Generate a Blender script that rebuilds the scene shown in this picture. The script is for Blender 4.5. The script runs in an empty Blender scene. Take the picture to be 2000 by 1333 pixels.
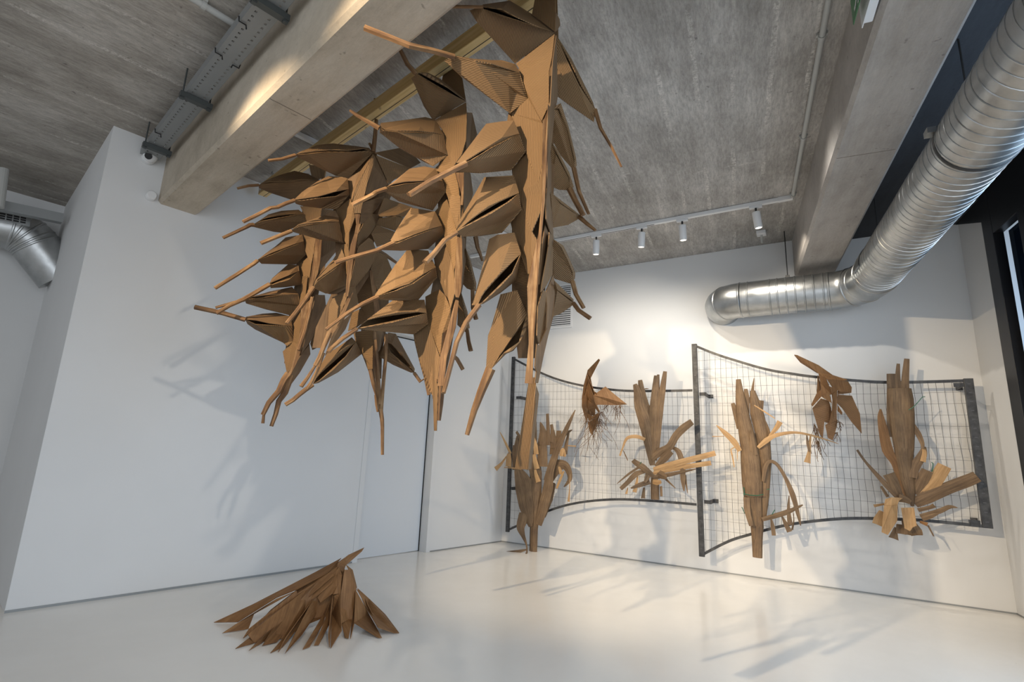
import bpy, bmesh, math, random
from mathutils import Vector, Matrix
random.seed(7)
PI = math.pi
SC = bpy.context.scene
COL = SC.collection

# ------------------------------------------------------------------ camera
# pose solved from the wall, beam and door-jamb vanishing lines of the photo
F_PX, CX, CY = 1010.0, 1000.0, 666.5
CAM_H = 1.15
PITCH, ROLL = math.radians(12.06), math.radians(2.288)
_fw = Vector((0, math.cos(PITCH), math.sin(PITCH)))
_up0 = Vector((0, -math.sin(PITCH), math.cos(PITCH)))
_rt0 = Vector((1, 0, 0))
RT = math.cos(ROLL) * _rt0 + math.sin(ROLL) * _up0
UP = -math.sin(ROLL) * _rt0 + math.cos(ROLL) * _up0
FW = _fw
CAM = Vector((0, 0, CAM_H))
cd = bpy.data.cameras.new('camera')
cam = bpy.data.objects.new('camera', cd)
COL.objects.link(cam)
cam.matrix_world = Matrix(((RT.x, UP.x, -FW.x, CAM.x), (RT.y, UP.y, -FW.y, CAM.y), (RT.z, UP.z, -FW.z, CAM.z), (0, 0, 0, 1)))
cd.sensor_width = 36.0
cd.lens = 36.0 * F_PX / 2000.0
cd.clip_start = 0.05
SC.camera = cam

# ------------------------------------------------------------------ view + world
SC.view_settings.view_transform = 'Standard'
SC.view_settings.look = 'None'
SC.view_settings.gamma = 1.0
SC.view_settings.use_curve_mapping = False
SC.view_settings.exposure = 0.16
wd = bpy.data.worlds.new('world')
SC.world = wd
wd.use_nodes = True
wd.node_tree.nodes['Background'].inputs[0].default_value = (0.86, 0.92, 1.0, 1)
wd.node_tree.nodes['Background'].inputs[1].default_value = 0.86

def aim(o, target):
    o.rotation_euler = (Vector(target) - o.location).to_track_quat('-Z', 'Y').to_euler()

def area(name, loc, target, sx, sy, power, colour):
    l = bpy.data.lights.new(name, 'AREA')
    l.shape = 'RECTANGLE'; l.size = sx; l.size_y = sy; l.energy = power; l.color = colour
    o = bpy.data.objects.new(name, l); COL.objects.link(o); o.location = loc; aim(o, target)
    return o

def spot(name, loc, target, power, colour, deg=50, blend=0.6, r=0.03):
    l = bpy.data.lights.new(name, 'SPOT')
    l.energy = power; l.color = colour; l.spot_size = math.radians(deg); l.spot_blend = blend; l.shadow_soft_size = r
    o = bpy.data.objects.new(name, l); COL.objects.link(o); o.location = loc; aim(o, target)
    return o

COOL = (0.86, 0.93, 1.0)
WARM = (1.0, 0.79, 0.53)
NEUT = (1.0, 0.91, 0.78)
# daylight through the glazed front behind the camera and the window on the right
area('daylight_front', (1.6, -2.6, 1.9), (0.4, 5.0, 1.2), 5.0, 3.0, 100, COOL)
area('daylight_window', (3.76, 1.97, 1.7), (0.9, 3.2, 1.3), 3.0, 2.8, 78, (0.46, 0.70, 1.0))
# ceiling spotlights in the bay left of the concrete beam, out of the frame overhead: hung on stems, they shine under the beam
spot('ceiling_spot_near', (-2.4, 0.0, 3.20), (0.0, 2.3, 2.10), 800, WARM, 40, 0.65, 0.03)
spot('ceiling_spot_far', (-3.0, 0.9, 3.20), (-1.0, 3.15, 2.10), 720, WARM, 42, 0.65, 0.03)
spot('ceiling_spot_side', (0.60, 0.35, 3.46), (-1.2, 4.3, 1.3), 120, NEUT, 60, 0.8, 0.05)
# unseen fill spots, added to brighten the floor from above
spot('floor_fill_middle', (1.75, 3.3, 3.46), (1.75, 3.3, 0.0), 70, (1.0, 0.96, 0.90), 135, 1.0, 0.20)
spot('floor_fill_front', (0.2, 0.9, 3.46), (0.2, 1.4, 0.0), 80, (1.0, 0.96, 0.90), 135, 1.0, 0.20)

# ------------------------------------------------------------------ pixel rays onto real planes
def ray(px, py):
    return RT * ((px - CX) / F_PX) - UP * ((py - CY) / F_PX) + FW

def on_z(px, py, z):
    d = ray(px, py)
    return CAM + d * ((z - CAM.z) / d.z)

def on_plane(px, py, q, n):
    d = ray(px, py)
    return CAM + d * ((q - CAM).dot(n) / d.dot(n))

def depth_of(P):
    return (P - CAM).dot(FW)

AZ_L, AZ_B, AZ_LB, AZ_RB = [math.radians(a) for a in (42.55, -59.53, -47.45, 23.43)]
def hdir(az): return Vector((math.sin(az), math.cos(az), 0))
LW = hdir(AZ_L)                       # along the left wall, away from the camera
BW = -hdir(AZ_B)                      # along the back wall, to the right
LB = -hdir(AZ_LB)                     # along the left beam, from the wall towards the camera
RB = -hdir(AZ_RB)                     # along the right beam, from the back wall towards the camera
NL = Vector((LW.y, -LW.x, 0))         # left wall normal into the room
NB = Vector((BW.y, -BW.x, 0))
QL = Vector((-1.574, 5.437, 0))
QB = Vector((2.317, 5.729, 0))
if NL.dot(CAM - QL) < 0: NL = -NL
if NB.dot(CAM - QB) < 0: NB = -NB
Z = Vector((0, 0, 1))
ZC = 3.54                             # ceiling height

def wall_meet(q1, d1, q2, d2):
    det = d1.x * (-d2.y) + d2.x * d1.y
    r = q2 - q1
    t = (r.x * (-d2.y) + d2.x * r.y) / det
    return q1 + d1 * t
CORNER = wall_meet(QL, LW, QB, BW)

# ------------------------------------------------------------------ materials
def mat(name, col, rough=0.6, metal=0.0):
    m = bpy.data.materials.new(name); m.use_nodes = True
    b = m.node_tree.nodes['Principled BSDF']
    b.inputs['Base Color'].default_value = (*col, 1)
    b.inputs['Roughness'].default_value = rough
    b.inputs['Metallic'].default_value = metal
    return m

def nd(m, t, **kw):
    n = m.node_tree.nodes.new(t)
    for k, v in kw.items(): setattr(n, k, v)
    return n
def lk(m, a, b): m.node_tree.links.new(a, b)
def bsdf(m): return m.node_tree.nodes['Principled BSDF']

def ramp(m, fac, stops):
    r = nd(m, 'ShaderNodeValToRGB')
    e = r.color_ramp.elements
    e[0].position, e[0].color = stops[0][0], (*stops[0][1], 1)
    e[1].position, e[1].color = stops[-1][0], (*stops[-1][1], 1)
    for p, c in stops[1:-1]:
        x = e.new(p); x.color = (*c, 1)
    lk(m, fac, r.inputs[0])
    return r.outputs[0]

def coords(m, kind='Object', scale=(1, 1, 1), rotz=0.0):
    tc = nd(m, 'ShaderNodeTexCoord'); mp = nd(m, 'ShaderNodeMapping')
    mp.inputs['Scale'].default_value = scale
    mp.inputs['Rotation'].default_value = (0, 0, rotz)
    lk(m, tc.outputs[kind], mp.inputs[0])
    return mp.outputs[0]

def noise(m, vec, scale, detail=4, rough=0.6):
    n = nd(m, 'ShaderNodeTexNoise')
    n.inputs['Scale'].default_value = scale; n.inputs['Detail'].default_value = detail
    n.inputs['Roughness'].default_value = rough
    lk(m, vec, n.inputs[0])
    return n.outputs[0]

def mixc(m, fac, a, b, mode='MIX'):
    x = nd(m, 'ShaderNodeMix', data_type='RGBA', blend_type=mode)
    for s, v in ((x.inputs[0], fac), (x.inputs[6], a), (x.inputs[7], b)):
        if isinstance(v, (int, float)): s.default_value = v
        elif isinstance(v, tuple): s.default_value = (*v, 1)
        else: lk(m, v, s)
    return x.outputs[2]

def math_n(m, op, a, b=None):
    x = nd(m, 'ShaderNodeMath', operation=op)
    for s, v in zip(x.inputs, (a, b)):
        if v is None: continue
        if isinstance(v, (int, float)): s.default_value = v
        else: lk(m, v, s)
    return x.outputs[0]

def bump(m, h, strength, dist):
    b = nd(m, 'ShaderNodeBump')
    b.inputs['Strength'].default_value = strength; b.inputs['Distance'].default_value = dist
    lk(m, h, b.inputs['Height']); lk(m, b.outputs[0], bsdf(m).inputs['Normal'])

def concrete(name, az, dark, mid, light, boards=True, seams=()):
    """board-marked concrete: streaks and pale lime lines run along azimuth az"""
    m = mat(name, mid, 0.85)
    rot = az                                      # rotate so that Y' runs along the boards
    v1 = coords(m, 'Object', (1, 1, 1), rot)
    st = nd(m, 'ShaderNodeMapping'); st.inputs['Scale'].default_value = (4.5, 0.9, 1); lk(m, v1, st.inputs[0])
    n1 = noise(m, st.outputs[0], 1.6, 8, 0.68)
    n2 = noise(m, v1, 1.3, 6, 0.6)
    n3 = noise(m, v1, 60, 3, 0.7)
    mixv = math_n(m, 'ADD', math_n(m, 'MULTIPLY', n1, 0.5), math_n(m, 'MULTIPLY', n2, 0.5))
    col = ramp(m, mixv, [(0.39, dark), (0.5, mid), (0.62, light)])
    grit = ramp(m, noise(m, st.outputs[0], 16, 6, 0.8), [(0.40, (0.70,) * 3), (0.52, (1.0,) * 3), (0.64, (1.22,) * 3)])
    col = mixc(m, 0.85 if boards else 0.25, col, grit, 'MULTIPLY')
    col = mixc(m, math_n(m, 'MULTIPLY', n3, 0.22), col, tuple(c * 1.45 for c in light), 'MIX')
    if boards:
        sx = nd(m, 'ShaderNodeSeparateXYZ'); lk(m, v1, sx.inputs[0])
        wob = math_n(m, 'MULTIPLY', noise(m, v1, 3.0, 5, 0.7), 0.035)
        cell = math_n(m, 'FRACT', math_n(m, 'DIVIDE', math_n(m, 'ADD', sx.outputs[0], wob), 0.22))
        near = math_n(m, 'LESS_THAN', math_n(m, 'ABSOLUTE', math_n(m, 'SUBTRACT', cell, 0.5)), 0.07)
        g = nd(m, 'ShaderNodeMapping'); g.inputs['Scale'].default_value = (1.6, 0.5, 1); lk(m, v1, g.inputs[0])
        gate = ramp(m, noise(m, g.outputs[0], 2.2, 5, 0.75), [(0.46, (0, 0, 0)), (0.60, (1, 1, 1))])
        sp = ramp(m, noise(m, v1, 60, 3, 0.8), [(0.42, (0, 0, 0)), (0.6, (1, 1, 1))])
        f = math_n(m, 'MULTIPLY', math_n(m, 'MULTIPLY', near, gate), sp)
        if seams:
            wy = math_n(m, 'ADD', sx.outputs[1], math_n(m, 'MULTIPLY', noise(m, v1, 1.6, 6, 0.7), 0.22))
            for y0 in seams:
                ln = math_n(m, 'LESS_THAN', math_n(m, 'ABSOLUTE', math_n(m, 'SUBTRACT', wy, y0 + 0.11)), 0.010)
                f = math_n(m, 'MAXIMUM', f, math_n(m, 'MULTIPLY', ln, math_n(m, 'MULTIPLY', 0.75, math_n(m, 'MULTIPLY', sp, gate))))
        col = mixc(m, math_n(m, 'MULTIPLY', f, 0.55), col, (0.80, 0.76, 0.70))
    pits = ramp(m, noise(m, v1, 22, 2, 0.5), [(0.24, (1, 1, 1)), (0.30, (0, 0, 0))])
    col = mixc(m, math_n(m, 'MULTIPLY', pits, 0.55), col, tuple(c * 0.45 for c in dark))
    lk(m, col, bsdf(m).inputs['Base Color'])
    bump(m, math_n(m, 'ADD', n1, math_n(m, 'MULTIPLY', n3, 0.4)), 0.5, 0.01)
    return m

M = {}
M['ceil_left'] = concrete('board_concrete_left', AZ_L, (0.225, 0.20, 0.168), (0.345, 0.312, 0.272), (0.50, 0.465, 0.42))
M['ceil'] = concrete('board_concrete', AZ_RB, (0.225, 0.208, 0.188), (0.325, 0.304, 0.280), (0.46, 0.438, 0.408), True, (4.11, 4.28))
M['beam'] = concrete('beam_concrete', AZ_LB, (0.34, 0.285, 0.215), (0.45, 0.385, 0.30), (0.54, 0.475, 0.385), False)
M['beam_right'] = concrete('beam_concrete_grey', AZ_RB, (0.27, 0.245, 0.22), (0.35, 0.32, 0.29), (0.43, 0.40, 0.37), False)
M['dark_slab'] = concrete('dark_painted_slab', AZ_RB, (0.018, 0.019, 0.022), (0.026, 0.027, 0.031), (0.035, 0.037, 0.042), False)

M['wall'] = mat('white_wall_paint', (0.70, 0.70, 0.695), 0.7)
_v = coords(M['wall'])
lk(M['wall'], ramp(M['wall'], noise(M['wall'], _v, 0.9, 3), [(0.3, (0.66, 0.66, 0.655)), (0.7, (0.695, 0.695, 0.69))]), bsdf(M['wall']).inputs['Base Color'])
bump(M['wall'], noise(M['wall'], _v, 120, 2), 0.08, 0.003)
M['door'] = mat('white_door_paint', (0.66, 0.68, 0.70), 0.45)
M['floor'] = mat('cream_epoxy_floor', (0.74, 0.68, 0.60), 0.16)
_v = coords(M['floor'])
_c = ramp(M['floor'], noise(M['floor'], _v, 1.1, 5), [(0.3, (0.79, 0.765, 0.72)), (0.7, (0.85, 0.83, 0.79))])
_sp = ramp(M['floor'], noise(M['floor'], _v, 26, 2), [(0.205, (1, 1, 1)), (0.225, (0, 0, 0))])
lk(M['floor'], mixc(M['floor'], math_n(M['floor'], 'MULTIPLY', _sp, 0.5), _c, (0.28, 0.24, 0.19)), bsdf(M['floor']).inputs['Base Color'])
lk(M['floor'], ramp(M['floor'], noise(M['floor'], _v, 2.3, 4), [(0.3, (0.10,) * 3), (0.7, (0.24,) * 3)]), bsdf(M['floor']).inputs['Roughness'])

def cardboard(name, ridged, groove, mid, crest, pitch=0.0068):
    m = mat(name, mid, 0.72)
    uv = nd(m, 'ShaderNodeUVMap'); s = nd(m, 'ShaderNodeSeparateXYZ'); lk(m, uv.outputs[0], s.inputs[0])
    obj = coords(m)
    n1 = noise(m, obj, 5.0, 4)
    mp = nd(m, 'ShaderNodeMapping'); mp.inputs['Scale'].default_value = (90, 5, 1); lk(m, uv.outputs[0], mp.inputs[0])
    grain = noise(m, mp.outputs[0], 1.0, 5, 0.65)
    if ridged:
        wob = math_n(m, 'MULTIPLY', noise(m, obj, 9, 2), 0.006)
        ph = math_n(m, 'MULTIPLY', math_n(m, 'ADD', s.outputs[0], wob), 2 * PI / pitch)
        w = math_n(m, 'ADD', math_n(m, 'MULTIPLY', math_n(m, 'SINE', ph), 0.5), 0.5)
        col = ramp(m, w, [(0.0, groove), (0.20, mid), (1.0, crest)])  # shading between the ridges is put into the groove colour, beside glue lines
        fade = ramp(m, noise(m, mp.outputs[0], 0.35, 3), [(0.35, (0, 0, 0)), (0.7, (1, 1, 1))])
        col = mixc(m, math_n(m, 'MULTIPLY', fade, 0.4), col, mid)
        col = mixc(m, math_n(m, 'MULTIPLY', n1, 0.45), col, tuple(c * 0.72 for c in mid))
        h = math_n(m, 'ADD', math_n(m, 'POWER', w, 0.55), math_n(m, 'MULTIPLY', grain, 0.15))
        bump(m, h, 0.8, 0.0024)
    else:
        f = math_n(m, 'ADD', math_n(m, 'MULTIPLY', grain, 0.6), math_n(m, 'MULTIPLY', n1, 0.4))
        col = ramp(m, f, [(0.36, groove), (0.5, mid), (0.66, crest)])
        bump(m, grain, 0.45, 0.002)
    lk(m, col, bsdf(m).inputs['Base Color'])
    return m
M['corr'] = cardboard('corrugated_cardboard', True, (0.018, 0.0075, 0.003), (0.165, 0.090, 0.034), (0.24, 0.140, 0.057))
M['kraft'] = cardboard('plain_cardboard', False, (0.095, 0.052, 0.021), (0.140, 0.078, 0.033), (0.19, 0.112, 0.050))
M['tail'] = cardboard('rolled_cardboard', False, (0.058, 0.024, 0.008), (0.155, 0.078, 0.029), (0.33, 0.205, 0.098))
M['husk'] = cardboard('husk_cardboard', False, (0.085, 0.052, 0.028), (0.155, 0.095, 0.049), (0.26, 0.165, 0.085))
M['husk_light'] = cardboard('husk_cardboard_light', False, (0.31, 0.175, 0.075), (0.42, 0.25, 0.11), (0.52, 0.34, 0.17))
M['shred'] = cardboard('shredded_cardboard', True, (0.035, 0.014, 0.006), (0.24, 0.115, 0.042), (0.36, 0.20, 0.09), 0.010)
M['fan'] = cardboard('folded_brown_cardboard', False, (0.140, 0.064, 0.021), (0.210, 0.100, 0.034), (0.285, 0.150, 0.060))

M['pine'] = mat('pine_plank', (0.52, 0.38, 0.18), 0.55)
_v = coords(M['pine'], 'Object', (1, 1, 1), AZ_LB)
_s = nd(M['pine'], 'ShaderNodeMapping'); _s.inputs['Scale'].default_value = (26, 1.2, 26); lk(M['pine'], _v, _s.inputs[0])
_c = ramp(M['pine'], noise(M['pine'], _s.outputs[0], 1.2, 5), [(0.3, (0.46, 0.31, 0.115)), (0.5, (0.60, 0.43, 0.19)), (0.7, (0.70, 0.53, 0.27))])
_k = ramp(M['pine'], noise(M['pine'], _v, 7.5, 1), [(0.22, (1, 1, 1)), (0.27, (0, 0, 0))])
lk(M['pine'], mixc(M['pine'], math_n(M['pine'], 'MULTIPLY', _k, 0.8), _c, (0.10, 0.05, 0.02)), bsdf(M['pine']).inputs['Base Color'])

M['galv'] = mat('galvanised_sheet', (0.52, 0.53, 0.53), 0.30, 1.0)
_v = coords(M['galv'])
lk(M['galv'], ramp(M['galv'], noise(M['galv'], _v, 7, 4), [(0.3, (0.36, 0.37, 0.37)), (0.7, (0.52, 0.53, 0.53))]), bsdf(M['galv']).inputs['Base Color'])
lk(M['galv'], ramp(M['galv'], noise(M['galv'], _v, 12, 3), [(0.3, (0.30,) * 3), (0.7, (0.42,) * 3)]), bsdf(M['galv']).inputs['Roughness'])
M['galv_dull'] = mat('dull_galvanised_steel', (0.30, 0.31, 0.31), 0.55, 0.55)
M['strut'] = mat('dark_strut_steel', (0.10, 0.11, 0.11), 0.5, 0.7)
M['steel'] = mat('raw_steel_frame', (0.06, 0.06, 0.06), 0.45, 0.4)
_v = coords(M['steel'])
lk(M['steel'], ramp(M['steel'], noise(M['steel'], _v, 18, 4), [(0.35, (0.035, 0.035, 0.037)), (0.7, (0.085, 0.085, 0.085))]), bsdf(M['steel']).inputs['Base Color'])
M['wire'] = mat('mesh_wire', (0.08, 0.08, 0.085), 0.4, 0.3)
M['black'] = mat('black_frame', (0.008, 0.008, 0.010), 0.4)
M['void'] = mat('black_opening', (0.01, 0.01, 0.01), 0.8)
M['glass'] = mat('dark_window_glass', (0.004, 0.010, 0.022), 0.04)
bsdf(M['glass']).inputs['Specular IOR Level'].default_value = 0.12
M['plastic'] = mat('white_plastic', (0.72, 0.72, 0.72), 0.4)
M['lens'] = mat('dark_lens', (0.01, 0.01, 0.012), 0.1)
M['pipe'] = mat('grey_conduit', (0.42, 0.42, 0.40), 0.5)
M['green'] = mat('sign_green', (0.03, 0.16, 0.05), 0.4)
M['tie'] = mat('green_garden_wire', (0.01, 0.11, 0.055), 0.4)
M['rope'] = mat('black_rod', (0.02, 0.02, 0.02), 0.5)
M['joint'] = mat('formwork_joint', (0.17, 0.145, 0.115), 0.9)
M['lamp'] = mat('lamp_disc', (1, 1, 1), 0.4)
bsdf(M['lamp']).inputs['Emission Color'].default_value = (1, 0.9, 0.75, 1)
bsdf(M['lamp']).inputs['Emission Strength'].default_value = 3.0

# ------------------------------------------------------------------ object helpers
def tag(o, label=None, cat=None, group=None, kind=None):
    if label: o['label'] = label
    if cat: o['category'] = cat
    if group: o['group'] = group
    if kind: o['kind'] = kind
    return o

def thing(name, loc, label, cat, group=None):
    o = bpy.data.objects.new(name, None); COL.objects.link(o)
    o.location = loc; o.empty_display_size = 0.05
    return tag(o, label, cat, group)

class MB:
    """collects faces, then links them as one mesh object"""
    def __init__(s): s.v = []; s.f = []; s.uv = []; s.mi = []
    def face(s, pts, ridge=None, mi=0):
        i = len(s.v); s.v += [Vector(p) for p in pts]; s.f.append(list(range(i, i + len(pts))))
        n = Vector((0, 0, 0))
        for a, b in zip(pts, list(pts[1:]) + [pts[0]]): n += Vector(a).cross(Vector(b))
        if n.length < 1e-9: n = Vector((0, 0, 1))
        n.normalize()
        r = Vector(ridge) if ridge is not None else (Vector(pts[1]) - Vector(pts[0]))
        r = r - n * r.dot(n)
        if r.length < 1e-9: r = Vector((1, 0, 0))
        r.normalize(); w = n.cross(r)
        s.uv.append([(p.dot(w), p.dot(r)) for p in (Vector(q) for q in pts)]); s.mi.append(mi)
    def quad_uv(s, pts, uvs, mi=0):
        i = len(s.v); s.v += [Vector(p) for p in pts]; s.f.append(list(range(i, i + len(pts))))
        s.uv.append(list(uvs)); s.mi.append(mi)
    def box(s, o, ax, ay, az, mi=0):
        """box from corner o with edge vectors ax, ay, az"""
        c = [o, o + ax, o + ax + ay, o + ay]; d = [p + az for p in c]
        for q in ([c[3], c[2], c[1], c[0]], d, [c[0], c[1], d[1], d[0]], [c[1], c[2], d[2], d[1]], [c[2], c[3], d[3], d[2]], [c[3], c[0], d[0], d[3]]):
            s.face(q, None, mi)
    def cbox(s, c, ax, ay, az, mi=0):
        """box centred on c with half vectors"""
        s.box(c - ax - ay - az, ax * 2, ay * 2, az * 2, mi)
    def tube(s, pts, r, n=10, mi=0, cap=True, closed_uv=True):
        pts = [Vector(p) for p in pts]
        rs = r if isinstance(r, (list, tuple)) else [r] * len(pts)
        rings = []; ref = None; L = 0
        for i, p in enumerate(pts):
            d = (pts[min(i + 1, len(pts) - 1)] - pts[max(i - 1, 0)]).normalized()
            if ref is None:
                ref = d.orthogonal().normalized()
            ref = (ref - d * ref.dot(d)).normalized(); b = d.cross(ref)
            if i: L += (p - pts[i - 1]).length
            rings.append(([p + (ref * math.cos(2 * PI * k / n) + b * math.sin(2 * PI * k / n)) * rs[i] for k in range(n)], L))
        for (a, la), (b, lb) in zip(rings, rings[1:]):
            for k in range(n):
                j = (k + 1) % n; c = 2 * PI * rs[0] / n
                s.quad_uv([a[k], a[j], b[j], b[k]], [(k * c, la), ((k + 1) * c, la), ((k + 1) * c, lb), (k * c, lb)], mi)
        if cap:
            s.face(list(reversed(rings[0][0])), None, mi); s.face(rings[-1][0], None, mi)
    def build(s, name, m, parent=None, solid=0.0, smooth=False, bevel=0.0, weld=True):
        me = bpy.data.meshes.new(name)
        off = parent_origin(parent)
        me.from_pydata([v - off for v in s.v], [], s.f)
        uvl = me.uv_layers.new(name='UVMap')
        k = 0
        for q in s.uv:
            for t in q:
                uvl.data[k].uv = t; k += 1
        for x in (m if isinstance(m, (list, tuple)) else [m]): me.materials.append(M[x] if isinstance(x, str) else x)
        for p, i in zip(me.polygons, s.mi): p.material_index = i
        if weld:
            bm = bmesh.new(); bm.from_mesh(me)
            bmesh.ops.remove_doubles(bm, verts=bm.verts, dist=1e-5)
            if not solid: bmesh.ops.recalc_face_normals(bm, faces=bm.faces)
            bm.to_mesh(me); bm.free()
        for p in me.polygons: p.use_smooth = smooth
        if smooth: me.set_sharp_from_angle(angle=math.radians(38))
        o = bpy.data.objects.new(name, me); COL.objects.link(o)
        if parent is not None: o.parent = parent
        if solid:
            md = o.modifiers.new('thickness', 'SOLIDIFY'); md.thickness = solid; md.offset = 0
        if bevel:
            md = o.modifiers.new('bevel', 'BEVEL'); md.width = bevel; md.segments = 2; md.limit_method = 'ANGLE'
        return o

def parent_origin(p):
    o = Vector((0, 0, 0))
    while p is not None:
        o = o + Vector(p.location); p = p.parent
    return o

def struct(o): o['kind'] = 'structure'; return o

# ================================================================== the room
def PL(s, z, off=0.0): return CORNER - LW * s + NL * off + Z * z      # on / in front of the left wall
def PB(s, z, off=0.0): return CORNER + BW * s + NB * off + Z * z      # on / in front of the back wall

b = MB(); b.box(Vector((-9, -5, -0.2)), Vector((19, 0, 0)), Vector((0, 17, 0)), Vector((0, 0, 0.2)))
struct(b.build('floor', 'floor'))

# left wall: door opening s 1.245 .. 2.12, 2.41 m high
S_END, D0, D1, DH, WT = 4.688, 1.245, 2.12, 2.41, 0.30
b = MB()
b.box(PL(S_END, 0.0, -WT), LW * (S_END - D1), NL * WT, Z * ZC)
b.box(PL(D1, DH, -WT), LW * (D1 - D0), NL * WT, Z * (ZC - DH))
b.box(PL(D0, 0.0, -WT), LW * (D0 + 0.0), NL * WT, Z * ZC)
struct(b.build('wall_left', 'wall'))
b = MB(); b.box(PL(S_END, 0.0, -2.25), LW * 0.25, NL * 1.949, Z * ZC)
struct(b.build('wall_left_return', 'wall'))
b = MB(); b.box(PL(10.5, 0.0, -2.45), LW * 7, NL * 0.2, Z * ZC)
struct(b.build('wall_far_left', 'wall'))
b = MB(); b.box(PB(-0.4, 0.0, -0.3), BW * 6.2, NB * 0.3, Z * ZC)
struct(b.build('wall_back', 'wall'))
b = MB(); b.box(PL(S_END, 0.0, 0.0), LW * (S_END - D1 - 0.02), NL * 0.004, Z * 0.016)  # grey strips stand in for the shadow gap under the walls
b.box(PL(D0 - 0.02, 0.0, 0.0), LW * (D0 - 0.02), NL * 0.004, Z * 0.012)
struct(b.build('shadow_gap_left', 'galv_dull'))
b = MB(); b.box(PB(0.0, 0.0, 0.0), BW * 4.96, NB * 0.004, Z * 0.012)
struct(b.build('shadow_gap_back', 'galv_dull'))

# door leaf set back in the opening
b = MB(); b.box(PL(D1, 0.006, -0.17), LW * (D1 - D0 - 0.012), NL * 0.045, Z * (DH - 0.018))
struct(b.build('door_1', 'door'))
b = MB()
b.box(PL(D0 + 0.012, 0.0, -0.17), LW * 0.012, NL * 0.05, Z * DH)
b.box(PL(D1, DH - 0.012, -0.17), LW * (D1 - D0), NL * 0.05, Z * 0.012)
struct(b.build('trim_1', 'void'))
b = MB()
b.box(PL(D1 + 0.055, 0.0, 0.0), LW * 0.055, NL * 0.006, Z * (DH + 0.055))
b.box(PL(D0, 0.0, 0.0), LW * 0.055, NL * 0.006, Z * (DH + 0.055))
b.box(PL(D1, DH, 0.0), LW * (D1 - D0), NL * 0.006, Z * 0.055)
struct(b.build('trim_2', 'wall', bevel=0.002))

# ceiling slabs, beams
# the slab is cut along the left beam: one bay each side, so that the boards of each run their own way
def slab(name, pts, z, m, t=0.2):
    q = MB(); lo = [Vector((p.x, p.y, z)) for p in pts]; hi = [p + Z * t for p in lo]
    q.face(list(reversed(lo))); q.face(hi)
    for i in range(len(lo)):
        j = (i + 1) % len(lo); q.face([lo[i], lo[j], hi[j], hi[i]])
    return struct(q.build(name, m))
lb0 = PL(4.15, 0, -2.6); lb1 = PL(4.15, 0, 9)
slab('ceiling', [lb0, lb1, lb1 - LW * 8, lb0 - LW * 8], ZC, 'ceil_left')
slab('ceiling', [Vector((-9, -5, 0)), Vector((10, -5, 0)), Vector((10, 12, 0)), Vector((-9, 12, 0))], ZC + 0.0015, 'ceil')
slab('ceiling', [PB(3.85, 0, -0.4), PB(9, 0, -0.4), PB(9, 0, 0) + RB * 9, PB(3.85, 0, 0) + RB * 9], 3.457, 'dark_slab')

def beam(name, p0, d, side, w, z0, z1, m, L, ch=0.022):
    """beam with chamfered lower arrises, from p0 along d; side = horizontal unit across"""
    sec = [(0, z1), (0, z0 + ch), (ch, z0), (w - ch, z0), (w, z0 + ch), (w, z1)]
    q = MB(); a = [p0 + side * x + Z * z for x, z in sec]; e = [p + d * L for p in a]
    for i in range(len(sec)):
        j = (i + 1) % len(sec); q.face([a[i], a[j], e[j], e[i]])
    q.face(a); q.face(list(reversed(e)))
    # formwork joints across the soffit
    return struct(q.build(name, m))
beam('beam_left', PL(4.31, 0, 0.0), LB, LW, 0.295, 3.03, ZC + 0.1, 'beam', 8.5)
RBS = Vector((-RB.y, RB.x, 0));  RBS = RBS if RBS.dot(BW) > 0 else -RBS
beam('beam_right', PB(3.56, 0, 0.0), RB, RBS, 0.375, 3.115, ZC + 0.1, 'beam_right', 8.5)

# window side on the right: white pier, black frame, dark glass
CR = PB(4.965, 0, 0)
RN = -RBS                                                     # into the room
b = MB(); b.box(CR, RB * 0.585, RBS * 0.3, Z * ZC); struct(b.build('wall_right', 'wall'))
b = MB(); b.box(CR + RN * 0.0, RB * 0.585, RN * 0.004, Z * 0.012); struct(b.build('shadow_gap_right', 'galv_dull'))  # shadow gap at the pier foot, coloured as a grey strip
b = MB()
q0, q1 = CR + Z * 3.457, CR + RB * 0.60 + Z * 3.457
lo0, lo1 = CR + Z * 3.452, CR + RB * 0.60 + Z * 3.215
t = RN * 0.02
b.face([q0 + t, lo0 + t, lo1 + t, q1 + t]); b.face([lo0, lo0 + t, lo1 + t, lo1]); b.face([lo1, lo1 + t, q1 + t, q1]); b.face([q0, q1, lo1, lo0])
struct(b.build('trim_3', 'black'))
b = MB()
b.box(CR + RB * 0.585 + RBS * 0.02, RB * 0.17, RN * 0.07, Z * 3.457)             # post
b.box(CR + RB * 0.755 + Z * 3.05 + RBS * 0.02, RB * 3.2, RN * 0.07, Z * 0.41)     # head
b.box(CR + RB * 0.755 + RBS * 0.02, RB * 3.2, RN * 0.07, Z * 0.06)               # sill
b.box(CR + RB * 1.15 + RBS * 0.02, RB * 0.10, RN * 0.07, Z * 3.2)
win = struct(b.build('window_1', 'black', bevel=0.004))
b = MB(); b.box(CR + RB * 0.755 + RBS * 0.05 + Z * 0.06, RB * 0.395, RBS * 0.012, Z * 3.0)
b.box(CR + RB * 1.25 + RBS * 0.05 + Z * 0.06, RB * 0.75, RBS * 0.012, Z * 3.0)
b.build('pane', 'glass', win)

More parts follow.
